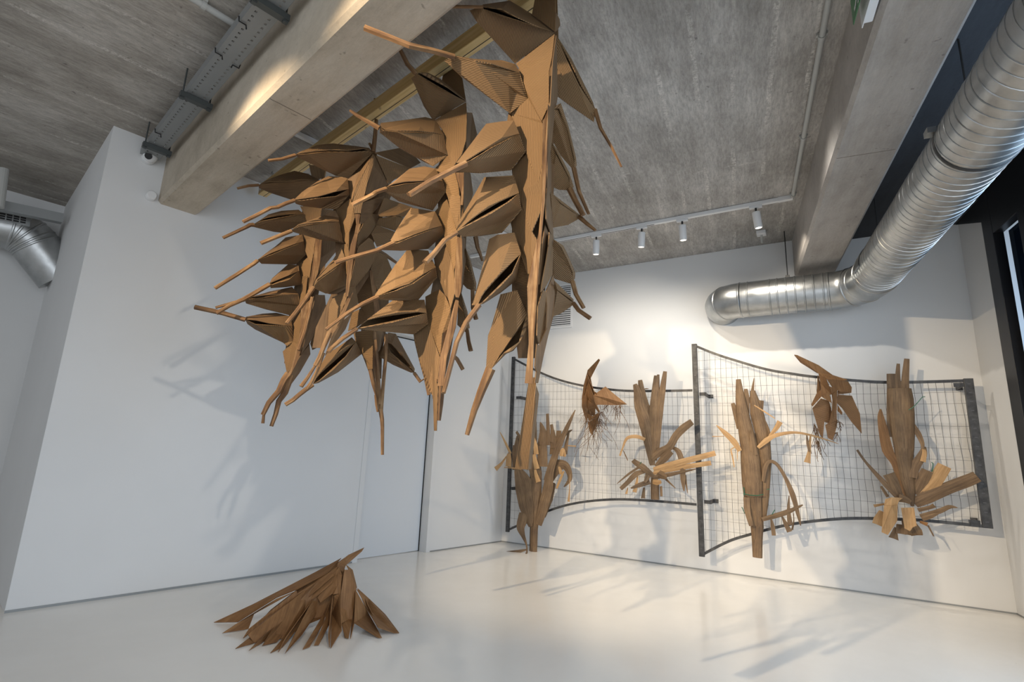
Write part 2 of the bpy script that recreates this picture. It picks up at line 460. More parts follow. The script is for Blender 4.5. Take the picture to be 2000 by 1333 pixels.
# ================================================================== things on the ceiling
# spiral duct along the right, elbow and short run along the back wall
def duct_mesh(q, pts, r, n=40, seams=None, seam_r=0.006):
    q.tube(pts, r, n, cap=False)
def ring(q, c, d, r, w, h, n=40):
    q.tube([c - d * w, c - d * w * 0.4, c + d * w * 0.4, c + d * w], [r, r + h, r + h, r], n, cap=False)
DZ, DO, DR = 2.832, 0.30, 0.187
pe = PB(4.155, DZ, DO)
duct = thing('spiral_duct', pe, 'large galvanised spiral ventilation duct running under the dark ceiling beside the window', 'duct')
q = MB(); a = pe + RB * 0.42; L = 4.6
prof = []; pitch = 0.066; x = 0.0
q.tube([a, a + RB * L], DR, 48, cap=False)
q.build('tube', 'galv', duct, smooth=True)
# raised lock seam: one helix round the tube
q = MB(); side = RBS; pts = []
turns = int((L - 0.1) / pitch); N = turns * 36
for i in range(N + 1):
    an = 2 * PI * i / 36; pts.append(a + RB * (0.05 + pitch * i / 36) + (side * math.cos(an) + Z * math.sin(an)) * DR)
q.tube(pts, 0.0036, 4, cap=True)
q.build('lock_seam', 'galv', duct, smooth=True)
q = MB()
bend = []
c1 = pe - BW * 0.30; c2 = pe + RB * 0.42
for i in range(9):
    u = i / 8; bend.append((1 - u) ** 2 * c1 + 2 * u * (1 - u) * pe + u * u * c2)
q.tube(bend, DR, 48, cap=False)
q.build('elbow', 'galv', duct, smooth=True)
q = MB()
for i in (0, 3, 5, 8):
    d = (bend[min(i + 1, 8)] - bend[max(i - 1, 0)]).normalized(); ring(q, bend[i], d, DR, 0.012, 0.006)
q.build('elbow_seam', 'galv', duct, smooth=True)
pl = PB(3.05, DZ, DO)
q = MB(); q.tube([c1, pl], DR, 48, cap=False); q.build('short_run', 'galv', duct, smooth=True)
q = MB()
for sx in (3.80, 3.72, 3.64, 3.56, 3.48, 3.40, 3.33, 3.12): ring(q, PB(sx, DZ, DO), BW, DR, 0.008, 0.006)
q.build('short_run_seam', 'galv', duct, smooth=True)
q = MB(); en = []
for i in range(9):
    an = PI / 2 * i / 8; en.append(pl - BW * (0.22 * math.sin(an)) - NB * (0.22 * (1 - math.cos(an))))
en.append(en[-1] - NB * 0.08)
q.tube(en, DR, 48, cap=False)
for i in (0, 4): ring(q, en[i], (en[i + 1] - en[max(i - 1, 0)]).normalized(), DR, 0.012, 0.006)
q.build('end_elbow', 'galv', duct, smooth=True)
# vent grille let into the straight tube, on the side facing the room
q = MB(); an0 = math.radians(150)
gc = a + RB * 0.22
def cyl(xx, an, r): return gc + RB * xx + (side * math.cos(an) + Z * math.sin(an)) * r
for k in range(13):
    an = an0 + math.radians(-36 + 6 * k)
    if k < 12: q.face([cyl(-0.09, an, DR + .004), cyl(0.09, an, DR + .004), cyl(0.09, an + .105, DR + .004), cyl(-0.09, an + .105, DR + .004)], None, 0)
g = q.build('grille', 'void', duct)
q = MB()
for k in range(9):
    xx = -0.085 + k * 0.0212
    q.tube([cyl(xx, an0 + math.radians(-36 + 6 * j), DR + .006) for j in range(13)], 0.0035, 4)
for an in (-36, 36): q.tube([cyl(-0.1, an0 + math.radians(an), DR + .006), cyl(0.1, an0 + math.radians(an), DR + .006)], 0.007, 4)
q.build('slat', 'galv', g)
# band clamp near the camera and hanger rods
q = MB(); bc = a + RB * 2.17; ring(q, bc, RB, DR + .001, 0.014, 0.003); q.build('band_clamp', 'rope', duct, smooth=True)
q = MB(); q.cbox(bc + (-side * 0.94 + Z * 0.34) * (DR + .02), RB * 0.03, -side * 0.02, Z * 0.016); q.build('clamp_lug', 'galv', duct)
for i, P in enumerate((PB(3.50, 0, DO), pe + RB * 0.62, pe + RB * 2.55)):
    q = MB(); top = ZC if i == 0 else 3.457
    q.tube([Vector((P.x, P.y, DZ + DR - .01)), Vector((P.x, P.y, top))], 0.005, 8)
    q.cbox(Vector((P.x, P.y, DZ + DR + .012)), BW * 0.02, NB * 0.02, Z * 0.014)
    q.build('hanger_rod', 'rope', duct)

# left duct beyond the end of the left wall
def PF(px, py, off): return on_plane(px, py, QL - NL * (2.25 - off), NL)
dl = thing('elbow_duct', PF(60, 450, 0.3), 'galvanised duct with elbow and grille in the side room beyond the left wall end', 'duct')
r2 = 0.19
p0, p1, p2 = PF(-60, 432, 0.28), PF(48, 452, 0.28), PF(120, 545, 0.28)
r2 = 40 / F_PX * depth_of(p1)
q = MB(); cv = [p0, p0 + (p1 - p0) * 0.35, p0 + (p1 - p0) * 0.7]
for i in range(1, 8):
    u = i / 8; A = p0 + (p1 - p0) * 0.7; B = p1 + (p2 - p1) * 0.3
    cv.append((1 - u) ** 2 * A + 2 * u * (1 - u) * p1 + u * u * B)
cv += [p1 + (p2 - p1) * 0.3, p2]
q.tube(cv, r2, 36, cap=True); q.build('tube', 'galv', dl, smooth=True)
q = MB()
for i in (1, 3, 5, 7, 9, 10): ring(q, cv[i], (cv[i + 1] - cv[i - 1]).normalized() if i < len(cv) - 1 else (cv[i] - cv[i - 1]).normalized(), r2, 0.012, 0.006, 36)
q.build('seam', 'galv', dl, smooth=True)
q = MB(); gx = PF(-12, 425, 0.28) + NL * (r2 - 0.03); ux = (p1 - p0).normalized(); uz = ux.cross(NL); uz = uz if uz.z > 0 else -uz
q.cbox(gx, ux * 0.24, NL * 0.04, uz * 0.08); gr = q.build('grille', 'galv', dl)
q = MB()
for k in range(6):
    for j in range(9):
        q.cbox(gx + NL * 0.041 + uz * (-0.055 + 0.022 * k) + ux * (-0.19 + 0.0475 * j), ux * 0.019, NL * 0.001, uz * 0.0075)
q.build('grille_slot', 'void', gr)
q = MB(); q.cbox((PF(-80, 385, 0.68) + PF(122, 428, 0.68)) / 2, (PF(122, 428, 0.68) - PF(-80, 385, 0.68)) / 2, NL * 0.04, Z * 0.045)
tag(q.build('steel_channel', 'galv_dull'), 'grey steel channel under the slab above the left elbow duct', 'channel')
q = MB(); q.tube([PF(8, 330, 0.9), PF(-2, 405, 0.9)], 0.035, 14)
tag(q.build('drop_pipe', 'pipe'), 'short grey vertical pipe at the far left edge under the concrete ceiling', 'pipe')

# cable tray beside the left beam
TZ, TS, TW = 3.365, 4.436, 0.13
tr = thing('cable_tray', PL(TS, TZ, 1.0), 'grey perforated cable tray running along the left concrete beam', 'cable tray')
q = MB(); x0, L = 0.06, 3.7
cols = [0, .025, .037, .093, .105, .13]; hole_c = {1, 3}
step = 0.045; n = int(L / step)
for i in range(n):
    xs = [x0 + i * step, x0 + i * step + 0.014, x0 + (i + 1) * step]
    for k in range(2):
        for c in range(5):
            if k == 0 and c in hole_c: continue
            P = lambda xx, cc: PL(TS + TW / 2 - cols[cc], TZ, xx)
            q.face([P(xs[k], c), P(xs[k + 1], c), P(xs[k + 1], c + 1), P(xs[k], c + 1)])
q.build('tray_floor', 'galv_dull', tr, solid=0.0025)
q = MB()
for sd in (TS + TW / 2, TS - TW / 2):
    q.box(PL(sd, TZ, x0), NL * L, LW * 0.002, Z * 0.06)
q.build('side_flange', 'galv_dull', tr)
q = MB()
for k in range(3): q.tube([PL(TS + 0.04 - 0.035 * k, TZ + .025, x0), PL(TS + 0.04 - 0.03 * k, TZ + .025, x0 + L)], 0.011, 8)
q.build('cable', 'void', tr)
for xx in (0.29, 1.19, 2.33):
    q = MB(); q.cbox(PL(TS, TZ - 0.022, xx), LW * 0.095, NL * 0.021, Z * 0.018); br = q.build('support_strut', 'strut', tr)
    for sd in (0.08, -0.08):
        q = MB(); q.tube([PL(TS + sd, TZ - 0.045, xx), PL(TS + sd, ZC, xx)], 0.005, 8)
        q.cbox(PL(TS + sd, TZ - 0.045, xx), LW * 0.012, NL * 0.012, Z * 0.006)
        q.build('threaded_rod', 'strut', br)
for xx, sd in ((0.52, 1), (0.30, -1), (1.75, 1), (1.72, -1), (2.1, 1)):
    e = PL(TS + sd * TW / 2, TZ, xx); q = MB()
    q.tube([e + Z * 0.02 + LW * (-0.01 * sd), e - Z * 0.008 - LW * 0.006 * sd, e - Z * 0.008 + LW * 0.03 * sd, e - Z * 0.03 + LW * 0.035 * sd], 0.004, 5)
    q.build('cable_tie', 'void', tr)

# dome camera and round sensor on the left wall
cp = on_plane(289, 311, QL, NL)
cm = thing('security_camera', cp, 'small white dome security camera at the end of the cable tray', 'camera')
q = MB(); q.tube([cp + NL * 0.002, cp + NL * 0.04, cp + NL * 0.05], [0.05, 0.05, 0.042], 28); q.build('mount', 'plastic', cm, smooth=True)
q = MB(); c0 = cp + NL * 0.072; ax = (NL * 0.75 - LW * 0.35 - Z * 0.45).normalized()
q.tube([c0 + ax * 0.052 * math.sin(t) for t in [-PI / 2 + PI * k / 10 for k in range(11)]], [max(0.052 * math.cos(-PI / 2 + PI * k / 10), .001) for k in range(11)], 24, cap=False)
q.build('dome', 'plastic', cm, smooth=True)
q = MB(); q.tube([c0 + ax * 0.044, c0 + ax * 0.056], 0.026, 20); q.build('lens', 'lens', cm, smooth=True)
sp = on_plane(293, 385, QL, NL)
q = MB(); q.tube([sp + NL * 0.001, sp + NL * 0.055, sp + NL * 0.062], [0.036, 0.036, 0.031], 24)
tag(q.build('wall_sensor', 'plastic', smooth=True), 'white round sensor on the left wall just below the concrete beam end', 'sensor')

# conduits
def pipe(pts, r, label, clips=()):
    t = thing('conduit', pts[0], label, 'pipe')
    m = MB(); m.tube(pts, r, 14); m.build('tube', 'pipe', t, smooth=True)
    for c in clips:
        m = MB(); d = (pts[1] - pts[0]).normalized()
        m.tube([c - d * 0.012, c + d * 0.012], r + 0.005, 14); m.cbox(c + Z * (r * 0.9), d * 0.01, d.cross(Z) * (r + 0.012), Z * 0.008)
        m.build('clip', 'pipe', t)
    return t
c0, c1_ = on_z(1548, 386, ZC - .022), on_z(1622, -20, ZC - .022)
pipe([c0, c1_], 0.016, 'thin grey conduit on the ceiling running along the right concrete beam', [c0 + (c1_ - c0) * k for k in (0.02, 0.42, 0.86)])
c0, c1_ = on_z(470, 55, ZC - .03), on_z(345, -22, ZC - .03)
pipe([c0, c1_], 0.019, 'short grey conduit crossing the ceiling to the cable tray', [c0 + (c1_ - c0) * 0.6])

# track light on the ceiling in front of the back wall
ta, tb = on_z(1546, 386, ZC - .02), on_z(1085, 471, ZC - .02)
td = (tb - ta).normalized(); tb2 = ta + td * 3.55
ts = td.cross(Z)
tk = thing('light_track', ta, 'long white lighting track on the concrete ceiling carrying the four visible spotlights', 'light track')
q = MB(); q.box(ta - ts * 0.018 - Z * 0.018, td * 3.55, ts * 0.036, Z * 0.036); q.build('rail', 'plastic', tk, bevel=0.002)
q = MB(); q.cbox(ta + td * 0.05, td * 0.06, ts * 0.02, Z * 0.021); q.build('end_feed', 'plastic', tk, bevel=0.003)
q = MB(); q.cbox(ta + td * 0.55 * 3.55 - Z * 0.0185, td * 0.7, ts * 0.004, Z * 0.0015); q.build('contact_slot', 'void', tk)
q = MB(); t0 = on_z(575, 262, ZC - .02); q.box(t0 - Z * 0.018, NL * 0.04, LW * 2.6, Z * 0.036)
tag(q.build('light_track', 'plastic', bevel=0.002), 'white lighting track on the ceiling beyond the wooden beam, near the left wall', 'light track')

SPOTS = [(1462, 428, (1475, 400), 'rightmost, nearest the right concrete beam', (0.02, 0.5, -1)),
         (1341, 450, (1330, 425), 'second from the right concrete beam', (0.10, 0.55, -1)),
         (1247, 467, (1253, 443), 'third from the right concrete beam', (0.0, 0.3, -1)),
         (1160, 482, (1165, 460), 'leftmost, beside the hanging cardboard', (0.0, 0.25, -1))]
AIMS = [PB(3.9, 1.3), PB(2.6, 1.4), PB(1.55, 1.75), PB(1.15, 1.2)]
for (px, py, hp, wh, _), target in zip(SPOTS, AIMS):
    u = (on_z(hp[0], hp[1], ZC - .04) - ta).dot(td); base = ta + td * u - Z * 0.018
    t = thing('spotlight', base, 'white cylindrical track spotlight, ' + wh, 'spotlight')
    q = MB(); q.cbox(base - Z * 0.012, td * 0.055, ts * 0.017, Z * 0.012); q.build('adapter', 'plastic', t, bevel=0.003)
    q = MB(); q.tube([base - Z * 0.022, base - Z * 0.062], 0.009, 10); q.build('stem', 'rope', t)
    piv = base - Z * 0.062
    d = ((target - piv).normalized() * 0.5 - Z).normalized()
    q = MB(); q.tube([piv, piv + d * 0.004, piv + d * 0.15, piv + d * 0.155], [0.032, 0.036, 0.036, 0.034], 28); q.build('lamp_body', 'plastic', t, smooth=True)
    q = MB(); q.tube([piv + d * 0.1555, piv + d * 0.1565], 0.027, 24); q.build('lamp_lens', 'lamp', t)
    power = {0: 50, 1: 48, 2: 50, 3: 30}[SPOTS.index((px, py, hp, wh, _))]
    spot('spotlight_beam', piv + d * 0.165, target, power, NEUT, 125, 1.0, 0.018)
# junction box
jb = on_z(1487, 456, ZC - .02); q = MB(); q.cbox(jb, BW * 0.045, NB * 0.045, Z * 0.02)
t = tag(q.build('junction_box', 'plastic', bevel=0.004), 'small white ceiling junction box with a stub, near the back wall', 'junction box')
t.location = jb; 
for v in t.data.vertices: v.co -= jb
q = MB(); q.tube([jb - Z * 0.02, jb - Z * 0.11], 0.012, 12); q.build('stub', 'pipe', t)

# emergency exit sign on the side of the right beam
sgp = lambda px, py: on_plane(px, py, PB(3.545, 0, 0) - RBS * 0.06, RBS)
e0, e1 = sgp(1674, 50), sgp(1699, -60)
sg = thing('exit_sign', e0, 'white emergency exit light with green running-man panel on the right beam', 'exit sign')
ex = RB; W = 0.34; z_lo = e0.z
q = MB(); B0 = e0 + RBS * 0.02; q.box(B0, RB * W, RBS * 0.04, Z * 0.13); q.build('lamp_housing', 'plastic', sg, bevel=0.005)
q = MB(); q.box(B0 - RB * 0.0 - Z * 0.02 - RBS * 0.004, RB * W, RBS * 0.004, Z * 0.15); q.build('front_cover', 'plastic', sg)
gp = B0 - RBS * 0.034 + Z * 0.0 + RB * 0.01
q = MB(); q.box(gp, RB * (W - 0.02), -RBS * 0.003, Z * 0.13); q.cbox(gp + RB * 0.16 + Z * 0.1 + RBS * 0.014, RB * 0.012, RBS * 0.017, Z * 0.012); pn = q.build('sign_panel', 'green', sg)
q = MB()
def st(x0, z0, x1, z1, w=0.009):
    A = gp - RBS * 0.0045 + RB * x0 + Z * z0; Bq = gp - RBS * 0.0045 + RB * x1 + Z * z1
    d = (Bq - A).normalized(); nrm = d.cross(RBS) * w
    q.face([A - nrm, Bq - nrm, Bq + nrm, A + nrm])
for s_ in ((.12, .085, .10, .05), (.10, .05, .13, .03), (.13, .03, .12, .008), (.10, .05, .075, .035), (.075, .035, .05, .035), (.12, .085, .15, .07), (.12, .085, .09, .08), (.135, .105, .14, .11), (.20, .065, .29, .065), (.265, .09, .29, .065), (.265, .04, .29, .065)): st(*s_)
q.build('running_man_symbol', 'plastic', pn)

# vent grille on the back wall
vg = thing('wall_vent', PB(0.76, 3.09, 0), 'white louvred air grille high on the back wall behind the hanging cardboard', 'vent')
q = MB(); va, vb = 0.56, 0.95
for (x0, z0, x1, z1) in ((va, 2.785, vb, 2.81), (va, 3.37, vb, 3.395), (va, 2.81, va + .02, 3.37), (vb - .02, 2.81, vb, 3.37)):
    q.box(PB(x0, z0, 0), BW * (x1 - x0), NB * 0.012, Z * (z1 - z0))
q.build('frame', 'plastic', vg)
q = MB(); q.box(PB(va + .02, 2.81, 0), BW * (vb - va - .04), NB * 0.002, Z * 0.56); q.build('backing', 'void', vg)
for k in range(20):
    q = MB(); z0 = 2.812 + k * 0.028
    q.face([PB(va + .02, z0, .012), PB(vb - .02, z0, .012), PB(vb - .02, z0 + .019, .003), PB(va + .02, z0 + .019, .003)]); q.build('slat', 'plastic', vg, solid=0.002)

# pine beam hung on chains, carrying the garlands
WB = Vector((-2.342, 4.378, 3.35)); PW, PH = 0.075, 0.10
pb = thing('wooden_beam', WB, 'long pine beam hung below the ceiling from which the cardboard garlands hang', 'beam')
q = MB(); q.box(WB - LW * PW / 2, LB * 5.0, LW * PW, Z * PH)
q.build('plank', 'pine', pb, bevel=0.004)
q = MB(); q.box(WB - LW * (PW / 2 - 0.046) - Z * 0.001, LB * 5.0, LW * 0.004, Z * 0.002); q.build('plank_joint', 'void', pb)
q = MB(); q.tube([WB + LB * 0.05 - LW * (PW / 2 + .012) + Z * .04, WB + LB * 0.05 + LW * (PW / 2 + .01) + Z * .04], 0.009, 10)
q.cbox(WB + LB * 0.05 - LW * (PW / 2 + .004) + Z * .04, LB * 0.018, LW * 0.003, Z * 0.018); q.build('eye_bolt', 'galv', pb)
for k, u in enumerate((0.16, 2.9, 4.6)):
    q = MB(); z0 = WB.z + PH; c = WB + LB * u
    nl_ = int((ZC - z0) / 0.022) + 1
    for j in range(nl_):
        cc = Vector((c.x, c.y, z0 + 0.022 * j + 0.006)); ax = LW if j % 2 else LB
        q.tube([cc + ax * 0.008 * math.cos(t) + Z * 0.014 * math.sin(t) for t in [2 * PI * i / 10 for i in range(11)]], 0.003, 5, cap=False)
    q.build('chain', 'galv', pb)

# formwork joints across the beam soffits
def joint(name, P0, P1, w):
    u = (P1 - P0); n = u.cross(Z).normalized() * w
    q = MB(); q.box(P0 - n / 2 - Z * 0.0008, u, n, Z * 0.003); return struct(q.build(name, 'joint'))
ja = on_z(522, 190, 3.03); u0 = (ja - CORNER).dot(NL)
joint('trim_4', PL(4.285, 3.03, u0), PL(4.04, 3.03, u0), 0.005)
jb_ = on_z(1690, 301, 3.115); u1 = (jb_ - PB(3.545, 0, 0)).dot(RB)
joint('trim_5', PB(3.545, 3.115, 0) + RB * u1 + RBS * 0.04, PB(3.545, 3.115, 0) + RB * u1 + RBS * 0.36, 0.005)

# ================================================================== cardboard garlands
# outlines were read in enlarged views of the photo; letter = view, giving origin and scale
VIEW = {'a': (800, 0, 5), 'b': (780, 200, 5), 'c': (800, 380, 5), 'd': (840, 560, 5), 'e': (660, 60, 6.6667), 'f': (640, 220, 6.25),
        'g': (640, 380, 6.25), 'h': (640, 540, 6.25), 'i': (440, 250, 6.6667), 'j': (400, 400, 6.6667), 'k': (370, 540, 6.6667),
        'l': (480, 640, 6.6667), 'm': (560, 380, 6.6667), 'n': (560, 500, 6.6667), 'o': (640, 270, 7.692), 'P': (0, 0, 1),
        'p': (940, 660, 4.1667), 'q': (940, 780, 4.1667), 'r': (1330, 660, 5.397), 's': (1330, 850, 5.397), 't': (1630, 680, 5.397),
        'u': (1630, 860, 5.397), 'v': (940, 720, 3.332), 'w': (400, 1040, 4.9925), 'x': (360, 550, 3.3333)}

def pts_of(txt, last=None):
    """'a10,20 30,40 b5,6,.1' -> list of (px, py, extra)"""
    out = []; v = last
    for tkn in txt.split():
        if tkn[0].isalpha(): v = tkn[0]; tkn = tkn[1:]
        xs = [float(k) for k in tkn.split(',')]
        ox, oy, s = VIEW[v]
        out.append((ox + xs[0] / s, oy + xs[1] / s, xs[2] if len(xs) > 2 else None, s))
    return out, v

class Sheet:
    """a hanging piece: pixels are cast onto the upright plane through its axis, then pushed d metres towards the room"""
    def __init__(s, axis):
        s.ax = Vector(axis); t = CAM - s.ax; t.z = 0; s.tw = t.normalized()
    def P(s, px, py, d=0.0): return on_plane(px, py, s.ax + s.tw * d, s.tw)
    def rdir(s, vec, at, d):
        if vec is None: return None
        return s.P(at[0] + vec[0] * .1, at[1] + vec[1] * .1, d) - s.P(at[0], at[1], d)

def box_tail(q, pts, w0, w1, view, thick=0.6):
    """flattened rolled tail: rectangular section along the points"""
    n = len(pts); rings = []; L = 0
    for i, p in enumerate(pts):
        d = (pts[min(i + 1, n - 1)] - pts[max(i - 1, 0)]).normalized()
        sd = d.cross(view).normalized(); th = sd.cross(d).normalized()
        w = (w0 + (w1 - w0) * i / (n - 1)) / 2
        if i: L += (p - pts[i - 1]).length
        a, c = sd * w, th * w * thick
        rings.append(([p - a - c * .5, p - a * .55 + c, p + a * .5 + c * .8, p + a - c * .2, p + a * .6 - c, p - a * .5 - c], L))
    for (A, la), (B, lb_) in zip(rings, rings[1:]):
        for k in range(6):
            j = (k + 1) % 6
            q.quad_uv([A[k], A[j], B[j], B[k]], [(k * w0 / 3, la), ((k + 1) * w0 / 3, la), ((k + 1) * w0 / 3, lb_), (k * w0 / 3, lb_)])
    A = rings[-1][0]; q.face([A[k] for k in range(6)]); A = rings[0][0]; q.face([A[5 - k] for k in range(6)])

def parse(spec):
    d = {}; v = None
    for part in spec.split(';'):
        part = part.strip()
        if not part: continue
        k, rest = part[0], part[1:].strip()
        p, v = pts_of(rest, v); d[k] = p
    return d

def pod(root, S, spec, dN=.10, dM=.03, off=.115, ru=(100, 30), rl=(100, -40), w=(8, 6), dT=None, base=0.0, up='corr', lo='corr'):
    """husk-shaped pod: upper and lower panel meeting in an open mouth, folded back panels, rolled tail"""
    D = parse(spec); g = lambda k: [(p[0], p[1]) for p in D.get(k, [])]
    N, Mx = g('N')[0], g('M')[0]
    vx, vy = Mx[0] - N[0], Mx[1] - N[1]; LL = vx * vx + vy * vy
    def tt(p): return min(1, max(0, ((p[0] - N[0]) * vx + (p[1] - N[1]) * vy) / LL))
    def dd(p, kind):
        t = tt(p); b0 = dN + (dM - dN) * t + base
        if kind == 'lip': return b0 + off * .35 * math.sin(PI * t)
        if kind == 'out': return b0 - off * (.25 + .9 * math.sin(PI * t))
        return b0
    P3 = lambda p, kind: S.P(p[0], p[1], dd(p, kind))
    n3, m3 = P3(N, 'b'), P3(Mx, 'b')
    U = [P3(p, 'out') for p in g('U')]; Lo = [P3(p, 'out') for p in g('L')]
    A = [P3(p, 'lip') for p in g('A')]; B = [P3(p, 'lip') for p in g('B')]
    mid = ((N[0] + Mx[0]) / 2, (N[1] + Mx[1]) / 2)
    q = MB()
    q.face([n3] + U + [m3] + A[::-1], S.rdir(ru, mid, 0) if ru else (m3 - n3), 0)
    q.face([n3] + B + [m3] + Lo[::-1], S.rdir(rl, mid, 0) if rl else (m3 - n3), 1)
    back = S.P(mid[0], mid[1], (dN + dM) / 2 + base - off * 2.2)
    chain = [n3] + U + [m3]
    for a_, b_ in zip(chain, chain[1:]): q.face([b_, a_, back], m3 - n3, 0)
    chain = [n3] + Lo + [m3]
    for a_, b_ in zip(chain, chain[1:]): q.face([a_, b_, back], m3 - n3, 1)
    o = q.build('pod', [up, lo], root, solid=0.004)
    T = g('T')
    if T:
        dT = dN + .05 if dT is None else dT
        tl = [S.P(p[0], p[1], base + dN + (dT - dN) * i / max(1, len(T) - 1)) for i, p in enumerate(T)]
        sc = depth_of(tl[0]) / F_PX
        tq = MB(); box_tail(tq, tl, w[0] * sc, w[1] * sc, S.tw)
        tq.build('tail', 'tail', o)
    return o

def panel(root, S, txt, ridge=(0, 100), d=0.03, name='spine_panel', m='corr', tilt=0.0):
    """flat folded facet; d = depth, tilt = extra depth of its right edge over its left edge"""
    p, _ = pts_of(txt)
    xs = [k[0] for k in p]; x0, x1 = min(xs), max(xs)
    cxm = (x0 + x1) / 2, sum(k[1] for k in p) / len(p)
    f = lambda k: k[2] if k[2] is not None else d + tilt * ((k[0] - x0) / max(1e-6, x1 - x0) - .5)
    pts = [S.P(k[0], k[1], f(k)) for k in p]
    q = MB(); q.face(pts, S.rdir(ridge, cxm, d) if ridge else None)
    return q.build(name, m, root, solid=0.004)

def strip(root, S, txt, w, d=.05, d1=None, name='strip', m='tail'):
    p, _ = pts_of(txt); d1 = d if d1 is None else d1
    pts = [S.P(k[0], k[1], d + (d1 - d) * i / (len(p) - 1)) for i, k in enumerate(p)]
    sc = depth_of(pts[0]) / F_PX
    q = MB(); box_tail(q, pts, w[0] * sc, w[1] * sc, S.tw)
    return q.build(name, m, root)

def garland(t, label):
    ax = WB + LB * t
    return thing('cardboard_garland', Vector((ax.x, ax.y, WB.z)), label, 'hanging sculpture', 'corrugated cardboard garlands hanging from the wooden beam'), Sheet(ax)

# ---- A: nearest the camera
gA, A = garland(3.42, 'largest, nearest cardboard garland, its long spine hanging before the left wire panel')
pod(gA, A, 'N a700,65; U 720,45 980,10 1060,60 1260,180; M 1420,318; A 900,92 1050,172 1230,252; B 720,88 900,158 1060,200 1240,262; L 590,100 650,200 1030,618; T 720,66 330,62 235,64 130,12', ru=(350, 220), rl=(-60, 220), w=(7, 8), dN=.12, off=.13)
pod(gA, A, 'N a430,545; U 620,578 800,592 900,592 1030,628; M 1075,715; A 640,594 800,626 960,676; B 640,598 820,645 960,690; L 340,596 500,740 980,1105 1150,962; T 440,552 220,490 P800,88 712,53', ru=(540, 160), rl=(540, 165), w=(13, 13), dN=.16, dT=.30, off=.13)
pod(gA, A, 'N b630,592; U 560,590 850,212 1000,190 1115,180; M 1168,308; A 670,560 800,478 1000,352; B 690,570 900,442 1080,350; L 560,680 780,690 1090,660 1230,480; T 650,590 300,770 95,900', ru=(100, 33), rl=(450, -230), w=(14, 12), dN=.2, dT=.34, dM=.07)
pod(gA, A, 'N c455,368; U b590,1160 830,735 1110,718 1130,760; M 1165,888; A c600,246 770,118 960,30; B 520,322 800,182 980,65; L 520,408 700,402 900,372 1090,150; T 462,372 345,440 240,570 150,660', ru=(100, 32), rl=(400, -180), w=(9, 12), dN=.2, dT=.32, dM=.07)
pod(gA, A, 'N c670,1078; U 610,1080 690,850 780,440 860,398 1022,376; M 1084,580; A 690,1020 730,950 880,775; B 705,1062 900,880 1000,770; L 720,1065 885,960 1035,840; T d480,175 350,350 260,540 150,965 130,1040', ru=(420, -450), rl=(300, -300), w=(11, 8), dN=.2, dT=.28, dM=.07)
pod(gA, A, 'N d600,800; U 545,830 570,480 600,400 690,80 850,40; M 945,275; A 690,660 760,560 850,430; B 720,650 800,622 870,545 930,430; L 740,655 810,625 880,540 958,360; T 590,800 500,1020 430,1210 P912,850', ru=(250, -430), rl=(250, -430), w=(20, 9), dN=.05, dM=.04, off=.05, dT=.02)
panel(gA, A, 'a1240,-80 1425,-80 1420,312 1255,182 1195,150', (-8, 100), .02, tilt=.08)
panel(gA, A, 'a1425,120 1462,190 1468,250 1440,295 1420,310', (-8, 100), .03, tilt=-.08, m='kraft')
panel(gA, A, 'a1418,335,.09 1040,625,-.01 1085,690,.0 1130,860,.02 1160,962,.02 1290,1185,.07 1362,1030,.09 1362,700,.09 1392,560,.09', (100, 2), .05)
panel(gA, A, 'a1160,962,.02 995,1110,-.03 b1115,180,-.02 1180,310,.0 1240,510,.03 1360,790,.09 1400,600,.1 1402,210,.09 a1285,1180,.07', (8, 100), .05)
panel(gA, A, 'b1240,510,.02 1100,650,-.05 1110,740,-.04 1165,890,.0 1220,1100,.03 c1190,380,.08 1290,150,.1 b1410,900,.1 1402,600,.1 1362,790,.09', (4, 100), .05)
panel(gA, A, 'c1095,120,.02 990,280,-.05 1015,375,-.04 1082,570,.0 1150,775,.06 1200,780,.09 1260,470,.1 1190,355,.08', (10, 100), .05)
panel(gA, A, 'c1085,590,.0 1030,850,-.04 1050,980,-.04 1130,1170,.0 d945,290,.04 965,10,.07 c1158,780,.06', (100, 2), .02)
panel(gA, A, 'c1170,770,.09 1260,380,.1 b1395,950,.11 1400,200,.11 a1365,1040,.1 b1452,20,.11 1442,600,.11 1422,930,.11 c1322,60,.11 1282,480,.11 1260,800,.11 1225,1090,.11 d1040,10,.11 1012,560,.11 1000,950,.11 925,945,.1 965,560,.1 950,0,.1', (-2, 100), .1, m='tail', name='spine_ridge')
panel(gA, A, 'a1430,345,.09 1445,930,-.08 b1472,30,-.1 1482,320,-.1 1482,810,-.1 1440,840,.08 1452,300,.1 1450,60,.1 a1372,1000,.1 1395,600,.1', (0, 100), .0, m='kraft')
panel(gA, A, 'b1440,840,.09 c1330,60,.1 1330,240,.08 1370,370,.0 1402,430,-.08 1385,120,-.1 b1482,810,-.1', (0, 100), .0, m='kraft')
panel(gA, A, 'c1330,260,.02 1362,380,-.02 1340,640,-.02 1290,870,.0 1262,880,.06 1300,430,.08', (0, 100), .0, m='kraft')
panel(gA, A, 'c1362,370,.05 1402,420,-.06 1392,780,-.06 1330,895,.0 1280,955,.07 1292,860,.07 1330,660,.07 1352,520,.07', (12, -100), .0)
panel(gA, A, 'c1400,780,-.08 1422,900,-.08 1400,1190,-.08 d1172,400,-.08 1150,480,-.06 1100,700,-.02 1052,945,.0 1020,942,.04 1070,560,.0 1130,430,.0 1140,200,.0 c1330,950,.0', (-5, 100), -.03, m='kraft')
panel(gA, A, 'd1100,30,.04 1135,60,.0 1138,420,-.02 1108,425,-.02 1060,560,.0 1040,480,.05 1050,200,.06', (0, 100), .0)
panel(gA, A, 'd1040,560,.07 1070,580,.03 1042,840,.03 1020,780,.05', (0, 100), .03, m='kraft')
